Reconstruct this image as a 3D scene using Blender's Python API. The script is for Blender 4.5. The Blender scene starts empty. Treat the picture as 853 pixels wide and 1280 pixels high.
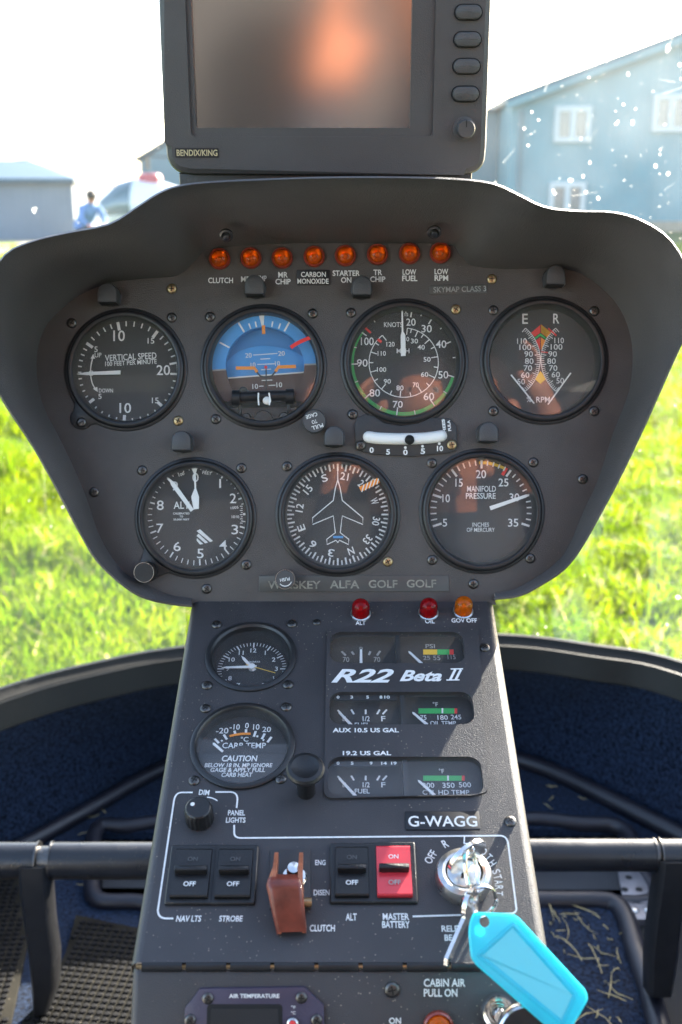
import bpy, bmesh, math, random
from mathutils import Vector as V, Matrix, noise
from math import sin, cos, pi, radians as R, atan2, hypot

random.seed(7)
scene = bpy.context.scene
COL = scene.collection

# ------------------------------------------------------------------ camera
FPX, CX, CY = 1391.0, 426.5, 640.0          # focal length and centre of the picture, in its own pixels
PITCH = R(16)
CAM = V((0, 0, 1.30))
RT = V((1, 0, 0)); FW = V((0, cos(PITCH), -sin(PITCH))); UP = V((0, sin(PITCH), cos(PITCH)))
cd = bpy.data.cameras.new('camera'); cam = bpy.data.objects.new('camera', cd); COL.objects.link(cam)
cam.location = CAM; cam.rotation_euler = (R(90) - PITCH, 0, 0)
cd.sensor_fit = 'VERTICAL'; cd.sensor_height = 36; cd.lens = FPX / 1280 * 36
cd.clip_start = 0.02; cd.clip_end = 3000
cd.dof.use_dof = True; cd.dof.focus_distance = 0.71; cd.dof.aperture_fstop = cd.lens / 4.0
scene.camera = cam
# ------------------------------------------------------------------ sky and sun
SUN_EL, SUN_AZ = R(22.7), R(31)                # in front of the nose, to the right
w = bpy.data.worlds.new('World'); scene.world = w; w.use_nodes = True
nt = w.node_tree; nt.nodes.clear()
sky = nt.nodes.new('ShaderNodeTexSky'); sky.sky_type = 'NISHITA'; sky.sun_disc = False
sky.sun_elevation = SUN_EL; sky.sun_rotation = SUN_AZ; sky.dust_density = 1.8; sky.air_density = 0.9; sky.ozone_density = 0.3
bg = nt.nodes.new('ShaderNodeBackground'); bg.inputs['Strength'].default_value = 0.12
wo = nt.nodes.new('ShaderNodeOutputWorld')
nt.links.new(sky.outputs[0], bg.inputs[0]); nt.links.new(bg.outputs[0], wo.inputs[0])
sd = bpy.data.lights.new('sun', 'SUN'); sd.energy = 5.0; sd.angle = R(0.55); sd.color = (1.0, 0.93, 0.82)
sun = bpy.data.objects.new('sun', sd); COL.objects.link(sun)
sdir = V((sin(SUN_AZ) * cos(SUN_EL), cos(SUN_AZ) * cos(SUN_EL), sin(SUN_EL)))
sun.rotation_euler = sdir.to_track_quat('Z', 'Y').to_euler(); sun.location = sdir * 50
vs = scene.view_settings
vs.view_transform = 'Standard'; vs.look = 'None'; vs.exposure = 2.9; vs.gamma = 1; vs.use_curve_mapping = False
scene.cycles.max_bounces = 8; scene.cycles.transparent_max_bounces = 16
scene.cycles.caustics_reflective = False; scene.cycles.caustics_refractive = False

# ------------------------------------------------------------------ materials
def newmat(name):
    m = bpy.data.materials.new(name); m.use_nodes = True; t = m.node_tree; t.nodes.clear()
    o = t.nodes.new('ShaderNodeOutputMaterial'); return m, t, o
def N(t, typ, **kw):
    n = t.nodes.new('ShaderNode' + typ)
    for k, v in kw.items():
        if hasattr(n, k): setattr(n, k, v)
        else: n.inputs[k.replace('_', ' ')].default_value = v
    return n
def pmat(name, col, rough=0.5, metal=0.0, bump=0.0, bscale=400, var=0.0, vscale=30, dust=0.0, dcol=(.35, .3, .22), dscale=500, dthr=.13, spec=.5, coat=0.0, sheen=0.0, trans=0.0, ior=1.5):
    m, t, o = newmat(name); L = t.links.new
    p = N(t, 'BsdfPrincipled'); L(p.outputs[0], o.inputs[0])
    c4 = (*col, 1)
    p.inputs['Base Color'].default_value = c4; p.inputs['Roughness'].default_value = rough; p.inputs['Metallic'].default_value = metal
    p.inputs['Specular IOR Level'].default_value = spec; p.inputs['Coat Weight'].default_value = coat; p.inputs['IOR'].default_value = ior
    p.inputs['Sheen Weight'].default_value = sheen; p.inputs['Transmission Weight'].default_value = trans
    tc = N(t, 'TexCoord'); csock = None
    if var:
        n = N(t, 'TexNoise'); n.inputs['Scale'].default_value = vscale; n.inputs['Detail'].default_value = 6
        L(tc.outputs['Object'], n.inputs['Vector'])
        mp = N(t, 'MapRange'); mp.inputs['From Min'].default_value = .3; mp.inputs['From Max'].default_value = .7
        mp.inputs['To Min'].default_value = 1 - var; mp.inputs['To Max'].default_value = 1 + var; L(n.outputs['Fac'], mp.inputs['Value'])
        mx = N(t, 'Mix', data_type='RGBA', blend_type='MULTIPLY'); mx.inputs[0].default_value = 1; mx.inputs[6].default_value = c4
        L(mp.outputs[0], mx.inputs[7]); csock = mx.outputs[2]
        rm = N(t, 'MapRange'); rm.inputs['To Min'].default_value = max(.02, rough - .12); rm.inputs['To Max'].default_value = min(1, rough + .12)
        L(n.outputs['Fac'], rm.inputs['Value']); L(rm.outputs[0], p.inputs['Roughness'])
    if dust:
        v = N(t, 'TexVoronoi'); v.inputs['Scale'].default_value = dscale; L(tc.outputs['Object'], v.inputs['Vector'])
        n2 = N(t, 'TexNoise'); n2.inputs['Scale'].default_value = dscale / 22; n2.inputs['Detail'].default_value = 5; L(tc.outputs['Object'], n2.inputs['Vector'])
        lt = N(t, 'MapRange'); lt.inputs['From Min'].default_value = dthr; lt.inputs['From Max'].default_value = dthr * .4; L(v.outputs['Distance'], lt.inputs['Value'])
        g = N(t, 'MapRange'); g.inputs['From Min'].default_value = .62 - dust * .25; g.inputs['From Max'].default_value = .78 - dust * .25; L(n2.outputs['Fac'], g.inputs['Value'])
        ml = N(t, 'Math', operation='MULTIPLY'); L(lt.outputs[0], ml.inputs[0]); L(g.outputs[0], ml.inputs[1])
        dm = N(t, 'Mix', data_type='RGBA'); L(ml.outputs[0], dm.inputs[0])
        if csock: L(csock, dm.inputs[6])
        else: dm.inputs[6].default_value = c4
        dm.inputs[7].default_value = (*dcol, 1); csock = dm.outputs[2]
    if csock: L(csock, p.inputs['Base Color'])
    if bump:
        n3 = N(t, 'TexNoise'); n3.inputs['Scale'].default_value = bscale; n3.inputs['Detail'].default_value = 3
        L(tc.outputs['Object'], n3.inputs['Vector'])
        b = N(t, 'Bump'); b.inputs['Strength'].default_value = bump; b.inputs['Distance'].default_value = .001
        L(n3.outputs['Fac'], b.inputs['Height']); L(b.outputs[0], p.inputs['Normal'])
    return m
def glassmat(name, tint=(1, 1, 1), refl=1.0, rough=.02, haze=0.0, hcol=(.8, .8, .8), ior=1.45):
    """thin pane: clear transmission, mirror by Fresnel, a dust film whose haze, scattering both ways, also stands in for glare"""
    m, t, o = newmat(name); L = t.links.new
    tr = N(t, 'BsdfTransparent'); tr.inputs[0].default_value = (*tint, 1)
    gl = N(t, 'BsdfGlossy'); gl.inputs['Roughness'].default_value = rough
    geo = N(t, 'NewGeometry')
    lw = N(t, 'LayerWeight'); lw.inputs['Blend'].default_value = .5
    pw = N(t, 'Math', operation='POWER'); L(lw.outputs['Facing'], pw.inputs[0]); pw.inputs[1].default_value = 4
    ma = N(t, 'Math', operation='MULTIPLY_ADD'); L(pw.outputs[0], ma.inputs[0]); ma.inputs[1].default_value = .7 * refl; ma.inputs[2].default_value = .045 * refl
    mx = N(t, 'MixShader'); L(ma.outputs[0], mx.inputs[0]); L(tr.outputs[0], mx.inputs[1]); L(gl.outputs[0], mx.inputs[2])
    out = mx
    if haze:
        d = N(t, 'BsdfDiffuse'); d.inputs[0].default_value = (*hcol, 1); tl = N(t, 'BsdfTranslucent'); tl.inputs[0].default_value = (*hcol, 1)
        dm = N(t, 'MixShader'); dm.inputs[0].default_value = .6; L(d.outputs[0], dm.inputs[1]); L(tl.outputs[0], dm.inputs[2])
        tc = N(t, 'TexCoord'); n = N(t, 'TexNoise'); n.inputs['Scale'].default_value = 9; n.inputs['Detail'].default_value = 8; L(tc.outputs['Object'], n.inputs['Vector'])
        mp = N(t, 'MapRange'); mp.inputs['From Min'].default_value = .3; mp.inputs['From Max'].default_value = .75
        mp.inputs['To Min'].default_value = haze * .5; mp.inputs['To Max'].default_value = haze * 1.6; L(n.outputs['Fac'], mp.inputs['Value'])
        sx = N(t, 'SeparateXYZ'); L(tc.outputs['Object'], sx.inputs[0])          # haze thickened towards the top right to imitate sun glare
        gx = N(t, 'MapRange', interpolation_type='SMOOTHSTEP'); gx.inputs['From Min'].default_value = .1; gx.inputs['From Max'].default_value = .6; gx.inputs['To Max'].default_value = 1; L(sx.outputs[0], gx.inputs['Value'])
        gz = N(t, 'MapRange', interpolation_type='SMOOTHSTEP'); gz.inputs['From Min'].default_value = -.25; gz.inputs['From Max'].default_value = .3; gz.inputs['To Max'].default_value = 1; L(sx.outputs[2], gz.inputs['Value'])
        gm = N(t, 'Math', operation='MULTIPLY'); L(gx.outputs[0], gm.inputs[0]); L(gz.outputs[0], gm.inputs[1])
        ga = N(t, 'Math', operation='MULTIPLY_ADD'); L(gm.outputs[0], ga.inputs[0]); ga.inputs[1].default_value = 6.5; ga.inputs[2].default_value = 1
        g2 = N(t, 'Math', operation='MULTIPLY_ADD'); L(gz.outputs[0], g2.inputs[0]); g2.inputs[1].default_value = 5; g2.inputs[2].default_value = 1; L(g2.outputs[0], ga.inputs[2])  # weaker glare haze added across the whole top
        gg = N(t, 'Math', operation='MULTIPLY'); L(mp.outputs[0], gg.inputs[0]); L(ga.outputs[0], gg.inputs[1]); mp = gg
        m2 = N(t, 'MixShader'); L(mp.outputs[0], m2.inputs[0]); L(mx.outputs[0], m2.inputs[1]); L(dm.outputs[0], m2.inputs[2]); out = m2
    L(out.outputs[0], o.inputs[0]); return m
def lensmat(name, col, clear=.5):
    m, t, o = newmat(name); L = t.links.new
    tr = N(t, 'BsdfTransparent'); tr.inputs[0].default_value = (*col, 1)
    tl = N(t, 'BsdfTranslucent'); tl.inputs[0].default_value = (*col, 1)
    df = N(t, 'BsdfDiffuse'); df.inputs[0].default_value = (*col, 1)
    gl = N(t, 'BsdfGlossy'); gl.inputs['Roughness'].default_value = .08
    a = N(t, 'MixShader'); a.inputs[0].default_value = .5; L(tl.outputs[0], a.inputs[1]); L(df.outputs[0], a.inputs[2])
    b = N(t, 'MixShader'); b.inputs[0].default_value = clear; L(a.outputs[0], b.inputs[1]); L(tr.outputs[0], b.inputs[2])
    fr = N(t, 'LayerWeight'); fr.inputs['Blend'].default_value = .25
    c = N(t, 'MixShader'); L(fr.outputs['Fresnel'], c.inputs[0]); L(b.outputs[0], c.inputs[1]); L(gl.outputs[0], c.inputs[2])
    L(c.outputs[0], o.inputs[0]); return m

M = {}
M['panel'] = pmat('panel_paint', (.068, .060, .056), .46, bump=.35, bscale=1500, var=.2, vscale=26, dust=.42, dscale=420, dthr=.1)
M['console'] = pmat('console_paint', (.043, .040, .042), .43, bump=.35, bscale=1500, var=.2, vscale=20, dust=.85, dscale=330, dthr=.14)
M['hood'] = pmat('hood_vinyl', (.100, .091, .088), .5, bump=.6, bscale=1100, var=.24, vscale=12, dust=.35, dscale=350)
M['bezel'] = pmat('bezel_black', (.016, .016, .017), .38, bump=.15, bscale=900, var=.2, vscale=60)
M['dial'] = pmat('dial_black', (.014, .014, .016), .6, var=.15, vscale=40)
M['dialgrey'] = pmat('dial_grey', (.03, .031, .033), .55, var=.1, vscale=40)
M['black'] = pmat('black_plastic', (.012, .012, .013), .4, bump=.2, bscale=700, var=.2, vscale=80)
M['deep'] = pmat('deep_black', (.006, .006, .006), .8)
M['greyplastic'] = pmat('grey_plastic', (.06, .06, .063), .45, bump=.3, bscale=1300, var=.1, vscale=20)
M['monitor'] = pmat('monitor_plastic', (.064, .059, .057), .45, bump=.3, bscale=1300, var=.1, vscale=20, dust=.1)
M['white'] = pmat('white_marking', (.78, .78, .76), .6, var=.08, vscale=300)
M['dimwhite'] = pmat('worn_marking', (.30, .30, .29), .6, var=.3, vscale=300)
M['dim'] = pmat('faded_marking', (.10, .10, .10), .6)
M['needle'] = pmat('needle_white', (.85, .85, .82), .5)
M['red'] = pmat('red_marking', (.75, .035, .03), .5)
M['orange'] = pmat('orange_marking', (.85, .27, .02), .5)
M['yellow'] = pmat('yellow_marking', (.80, .50, .03), .5)
M['green'] = pmat('green_marking', (.03, .42, .09), .5)
M['tan'] = pmat('tan_marking', (.55, .45, .25), .6)
M['skyblue'] = pmat('sky_blue', (.06, .30, .66), .55, var=.06, vscale=120)
M['shadeblue'] = pmat('shade_blue', (.045, .21, .48), .6)  # sky blue darkened to paint the shade inside the horizon's recess
M['brown'] = pmat('dial_brown', (.085, .042, .035), .6, var=.12, vscale=120)
M['steel'] = pmat('bright_steel', (.62, .60, .57), .3, metal=1, bump=.1, bscale=600, var=.12, vscale=200)
M['chrome'] = pmat('nickel_plate', (.75, .73, .70), .16, metal=1, var=.08, vscale=150)
M['darksteel'] = pmat('black_oxide_steel', (.12, .115, .11), .35, metal=1, bump=.2, bscale=900, var=.2, vscale=300)
M['brass'] = pmat('brass_worn', (.42, .31, .17), .4, metal=1, var=.3, vscale=400)
M['amber'] = lensmat('amber_lens', (1.0, .32, .045), .8)
M['amberlight'] = lensmat('orange_lens', (1.0, .27, .015), .5)
M['redlens'] = lensmat('red_lens', (.62, .012, .02), .55)
M['redrim'] = pmat('red_rim', (.26, .03, .012), .3, coat=.5)
M['reflector'] = pmat('lamp_reflector', (.85, .82, .75), .25, metal=.6)
M['glass'] = glassmat('dial_glass', refl=.9, haze=.026, hcol=(.9, .88, .86))  # dust film whose haze also imitates veiling glare over the dials
M['guard'] = pmat('guard_red', (.17, .033, .018), .42, var=.35, vscale=130, bump=.25, bscale=300, coat=.2)
M['guardedge'] = pmat('guard_pale_edge', (.33, .11, .055), .5, var=.35, vscale=160)  # paler red for the guard ears
M['redswitch'] = pmat('red_rocker', (.62, .035, .05), .32, coat=.3, var=.08, vscale=100)
M['carpet'] = pmat('blue_carpet', (.011, .019, .038), .95, spec=.1, bump=1.0, bscale=420, var=.95, vscale=230, sheen=.03)
M['rimpaint'] = pmat('rim_paint', (.009, .0085, .006), .5, spec=.22, bump=.2, bscale=400, var=.2, vscale=30, dust=.3, dscale=160)
M['rubber'] = pmat('black_rubber', (.007, .0068, .0074), .75, spec=.15, bump=.2, bscale=500, var=.3, vscale=50, dust=.1, dscale=200)
M['matbase'] = pmat('dusty_rubber', (.015, .0135, .010), .9, spec=.1, var=.5, vscale=25, dust=.5, dscale=150)
M['slate'] = pmat('slate_plastic', (.036, .034, .034), .45, bump=.2, bscale=900, var=.15, vscale=40)
M['trim'] = pmat('dark_trim', (.012, .012, .018), .45, bump=.2, bscale=500, var=.2, vscale=30)
M['tube'] = pmat('tube_paint', (.014, .014, .016), .3, bump=.15, bscale=300, var=.2, vscale=40, dust=.6, dscale=260, dcol=(.3, .22, .13))
M['alu'] = pmat('grey_alloy', (.22, .22, .24), .45, metal=.7, bump=.2, bscale=300, var=.15, vscale=60)
M['cabinwhite'] = pmat('cabin_headlining', (.5, .49, .48), .8, var=.1, vscale=6)
M['bulkhead'] = pmat('bulkhead_cloth', (.045, .04, .039), .9, var=.15, vscale=8)
M['straw'] = pmat('dry_straw', (.42, .34, .16), .8, var=.3, vscale=300)
M['purple'] = pmat('anodised_plate', (.055, .045, .075), .4, bump=.2, bscale=900, var=.12, vscale=50)
M['tape'] = pmat('embossed_tape', (.072, .070, .066), .42, var=.15, vscale=40)
M['tapeletter'] = pmat('tape_letter', (.25, .24, .20), .6, var=.35, vscale=400)
M['placard'] = pmat('black_placard', (.012, .012, .014), .4)

def mk_screen():
    m, t, o = newmat('screen_glass'); p = N(t, 'BsdfPrincipled'); t.links.new(p.outputs[0], o.inputs[0])
    p.inputs['Base Color'].default_value = (.03, .028, .027, 1); p.inputs['Roughness'].default_value = .14; p.inputs['IOR'].default_value = 2.6
    p.inputs['Specular IOR Level'].default_value = .8
    return m
M['screen'] = mk_screen()
def mk_tag():
    m, t, o = newmat('blue_tag_plastic'); L = t.links.new
    tl = N(t, 'BsdfTranslucent'); tl.inputs[0].default_value = (.16, .80, .88, 1)
    p = N(t, 'BsdfPrincipled'); p.inputs['Base Color'].default_value = (.08, .62, .74, 1); p.inputs['Roughness'].default_value = .3; p.inputs['Coat Weight'].default_value = .3
    tc = N(t, 'TexCoord'); n = N(t, 'TexNoise'); n.inputs['Scale'].default_value = 60; n.inputs['Detail'].default_value = 6; L(tc.outputs['Object'], n.inputs['Vector'])
    rm = N(t, 'MapRange'); rm.inputs['To Min'].default_value = .2; rm.inputs['To Max'].default_value = .5; L(n.outputs['Fac'], rm.inputs['Value']); L(rm.outputs[0], p.inputs['Roughness'])
    x = N(t, 'MixShader'); x.inputs[0].default_value = .55; L(p.outputs[0], x.inputs[1]); L(tl.outputs[0], x.inputs[2]); L(x.outputs[0], o.inputs[0]); return m
M['tag'] = mk_tag()
def mk_leaf(name, c1, c2, trans=.5, patch=0):
    m, t, o = newmat(name); L = t.links.new
    geo = N(t, 'NewGeometry'); r = N(t, 'Mix', data_type='RGBA'); L(geo.outputs['Random Per Island'], r.inputs[0])
    r.inputs[6].default_value = (*c1, 1); r.inputs[7].default_value = (*c2, 1)
    col = r.outputs[2]
    if patch:
        tc = N(t, 'TexCoord'); n = N(t, 'TexNoise'); n.inputs['Scale'].default_value = 2.6; n.inputs['Detail'].default_value = 5; L(tc.outputs['Object'], n.inputs['Vector'])
        mr = N(t, 'MapRange'); mr.inputs['From Min'].default_value = .35; mr.inputs['From Max'].default_value = .68; L(n.outputs['Fac'], mr.inputs['Value'])
        dk = N(t, 'Mix', data_type='RGBA', blend_type='MULTIPLY'); dk.inputs[0].default_value = 1; L(col, dk.inputs[6]); dk.inputs[7].default_value = (.5, .68, .35, 1)
        mm = N(t, 'Mix', data_type='RGBA'); L(mr.outputs[0], mm.inputs[0]); L(dk.outputs[2], mm.inputs[6]); L(col, mm.inputs[7])
        gr = N(t, 'MapRange'); gr.inputs['From Min'].default_value = .94; gr.inputs['From Max'].default_value = .96; L(geo.outputs['Random Per Island'], gr.inputs['Value'])
        dr = N(t, 'Mix', data_type='RGBA'); L(gr.outputs[0], dr.inputs[0]); L(mm.outputs[2], dr.inputs[6]); dr.inputs[7].default_value = (.42, .38, .16, 1); col = dr.outputs[2]
    p = N(t, 'BsdfPrincipled'); p.inputs['Roughness'].default_value = .55; p.inputs['Specular IOR Level'].default_value = .1; L(col, p.inputs['Base Color'])
    tl = N(t, 'BsdfTranslucent'); L(col, tl.inputs[0])
    x = N(t, 'MixShader'); x.inputs[0].default_value = trans; L(p.outputs[0], x.inputs[1]); L(tl.outputs[0], x.inputs[2]); L(x.outputs[0], o.inputs[0]); return m
M['taginsert'] = mk_leaf('tag_insert_paper', (.30, .82, .86), (.30, .82, .86), .45)
M['blade'] = mk_leaf('grass_blade', (.155, .255, .001), (.32, .36, .002), .62, 1)
M['ground'] = pmat('grass_ground', (.045, .085, .006), .9, var=.45, vscale=2.2, bump=1, bscale=20)
M['apron'] = pmat('pale_apron', (.32, .28, .22), .9, var=.15, vscale=3)
def mk_corr(name, col, scale, axis=0):
    m, t, o = newmat(name); L = t.links.new
    p = N(t, 'BsdfPrincipled'); p.inputs['Roughness'].default_value = .5; L(p.outputs[0], o.inputs[0])
    tc = N(t, 'TexCoord'); wv = N(t, 'TexWave', bands_direction='XYZ'[axis]); wv.inputs['Scale'].default_value = scale; L(tc.outputs['Object'], wv.inputs['Vector'])
    n = N(t, 'TexNoise'); n.inputs['Scale'].default_value = 1.2; n.inputs['Detail'].default_value = 6; L(tc.outputs['Object'], n.inputs['Vector'])
    mp = N(t, 'MapRange'); mp.inputs['To Min'].default_value = .8; mp.inputs['To Max'].default_value = 1.2; L(n.outputs['Fac'], mp.inputs['Value'])
    mx = N(t, 'Mix', data_type='RGBA', blend_type='MULTIPLY'); mx.inputs[0].default_value = 1; mx.inputs[6].default_value = (*col, 1); L(mp.outputs[0], mx.inputs[7]); L(mx.outputs[2], p.inputs['Base Color'])
    b = N(t, 'Bump'); b.inputs['Strength'].default_value = .3; b.inputs['Distance'].default_value = .02; L(wv.outputs['Fac'], b.inputs['Height']); L(b.outputs[0], p.inputs['Normal']); return m
M['shedwall'] = mk_corr('shed_cladding', (.16, .19, .23), 1.6)
M['shedroof'] = mk_corr('shed_roof', (.025, .075, .115), 1.2)
M['tealwall'] = mk_corr('teal_cladding', (.125, .265, .31), 1.4)
M['tealdark'] = mk_corr('dark_teal_cladding', (.10, .18, .215), 1.4)
M['frame'] = pmat('white_window_frame', (.5, .53, .54), .5)
M['pane'] = pmat('window_pane', (.16, .17, .19), .06, spec=1)
M['heliwhite'] = pmat('white_gloss_paint', (.8, .8, .8), .3, coat=.5)
M['helired'] = pmat('red_gloss_paint', (.45, .05, .05), .35, coat=.4)
M['heliglass'] = pmat('tinted_canopy', (.10, .16, .18), .05, spec=1)
M['bluecloth'] = pmat('blue_cloth', (.16, .27, .52), .9, var=.2, vscale=12)
M['darkcloth'] = pmat('dark_cloth', (.03, .032, .04), .9, var=.2, vscale=12)
M['skin'] = pmat('skin', (.56, .20, .105), .5, var=.12, vscale=30)
M['hair'] = pmat('dark_hair', (.03, .02, .015), .6)
M['tyre'] = pmat('tyre_rubber', (.02, .02, .02), .8)
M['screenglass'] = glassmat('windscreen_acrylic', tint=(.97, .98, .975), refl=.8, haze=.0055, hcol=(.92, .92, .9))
M['speck'] = mk_leaf('dried_dirt', (.75, .72, .66), (.85, .83, .8), .6)

# ------------------------------------------------------------------ frames: a plane in the cockpit that things sit on
class Frame:
    def __init__(s, o, ex, ey):
        s.o, s.ex, s.ey = o, ex.normalized(), ey.normalized(); s.n = s.ex.cross(s.ey).normalized()
        s.mat = Matrix(((s.ex.x, s.ey.x, s.n.x, o.x), (s.ex.y, s.ey.y, s.n.y, o.y), (s.ex.z, s.ey.z, s.n.z, o.z), (0, 0, 0, 1)))
    def uv(s, px, py, h=0.0):
        d = RT * ((px - CX) / FPX) + UP * ((CY - py) / FPX) + FW
        t = (s.o + s.n * h - CAM).dot(s.n) / d.dot(s.n); p = CAM + d * t - s.o
        return p.dot(s.ex), p.dot(s.ey)
    def scale(s, px, py):
        d = RT * ((px - CX) / FPX) + UP * ((CY - py) / FPX) + FW
        return (s.o - CAM).dot(s.n) / d.dot(s.n) / FPX
D0 = 0.75
PM = Frame(CAM + FW * D0, RT, UP)                                        # main panel
TH = R(48.6)
PC = Frame(CAM + FW * D0 - UP * ((750 - 640) / FPX * D0), RT, UP * cos(TH) + FW * sin(TH))   # sloping console
_u, _v = PC.uv(426.5, 1205)
PL = Frame(PC.o + PC.ey * _v, RT, UP * cos(R(6)) + FW * sin(R(6)))       # lower console face
PG = Frame(CAM + FW * .69 + UP * ((640 - 219) / FPX * .69), RT, UP * cos(R(19.4)) - FW * sin(R(19.4)))   # monitor face
PF = Frame(CAM + V((0, 0, -.86)), V((1, 0, 0)), V((0, 1, 0)))            # cabin floor
PT = Frame(CAM + FW * .520 - UP * ((1140 - 640) / FPX * .520), RT, UP * cos(R(20)) + FW * sin(R(20)))    # key tag
WF = Frame(V((0, 0, 0)), V((1, 0, 0)), V((0, 1, 0)))

# ------------------------------------------------------------------ mesh builder
_tcache = {}
def glyphs(s, bold, shear, mono):
    k = (s, bold, shear, mono)
    if k in _tcache: return _tcache[k]
    cu = bpy.data.curves.new('t', 'FONT'); cu.body = s; cu.size = 1; cu.offset = bold; cu.shear = shear; cu.resolution_u = 3; cu.fill_mode = 'FRONT'
    cu.space_character = mono
    ob = bpy.data.objects.new('t', cu); me = ob.to_mesh()
    vs_ = [(v.co.x, v.co.y) for v in me.vertices]; fs = [tuple(p.vertices) for p in me.polygons]
    ob.to_mesh_clear(); bpy.data.objects.remove(ob); bpy.data.curves.remove(cu)
    xs = [v[0] for v in vs_]; ys = [v[1] for v in vs_]
    x0, x1, y0, y1 = min(xs), max(xs), min(ys), max(ys)
    vs_ = [((x - (x0 + x1) / 2) / (x1 - x0 or 1), (y - (y0 + y1) / 2) / (y1 - y0 or 1)) for x, y in vs_]
    _tcache[k] = (vs_, fs, (x1 - x0) / (y1 - y0)); return _tcache[k]

def inset(pts, d):
    n = len(pts); out = []
    for i in range(n):
        a, b, c = V(pts[i - 1]), V(pts[i]), V(pts[(i + 1) % n])
        e1 = (b - a); e2 = (c - b)
        if e1.length < 1e-9 or e2.length < 1e-9: out.append(tuple(b)); continue
        e1.normalize(); e2.normalize()
        n1 = V((-e1.y, e1.x)); n2 = V((-e2.y, e2.x)); m = n1 + n2
        if m.length < 1e-6: m = n1
        m.normalize(); k = max(.5, m.dot(n1)); q = b + m * (d / k); out.append((q.x, q.y))
    return out
def rrect(x0, x1, y0, y1, r, n=5):
    if x0 > x1: x0, x1 = x1, x0
    if y0 > y1: y0, y1 = y1, y0
    r = min(r, (x1 - x0) / 2 - 1e-6, (y1 - y0) / 2 - 1e-6); out = []
    for cx, cy, a0 in ((x1 - r, y1 - r, 0), (x0 + r, y1 - r, 90), (x0 + r, y0 + r, 180), (x1 - r, y0 + r, 270)):
        for i in range(n + 1):
            a = R(a0 + 90 * i / n); out.append((cx + r * cos(a), cy + r * sin(a)))
    return out
def circ(cx, cy, r, n=48): return [(cx + r * cos(2 * pi * i / n), cy + r * sin(2 * pi * i / n)) for i in range(n)]
def pol(cx, cy, r, a): a = R(a); return cx + r * sin(a), cy + r * cos(a)      # clockwise from the top
def catmull(pts, sub=4, closed=False):
    P = [V(p) for p in pts]; n = len(P); out = []
    rng = range(n if closed else n - 1)
    for i in rng:
        p0 = P[i - 1] if (closed or i > 0) else P[0] * 2 - P[1]; p1 = P[i]; p2 = P[(i + 1) % n]
        p3 = P[(i + 2) % n] if (closed or i + 2 < n) else p2 * 2 - p1
        for j in range(sub):
            t = j / sub
            out.append(.5 * ((2 * p1) + (p2 - p0) * t + (2 * p0 - 5 * p1 + 4 * p2 - p3) * t * t + (3 * p1 - p0 - 3 * p2 + p3) * t ** 3))
    if not closed: out.append(P[-1])
    return out

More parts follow.
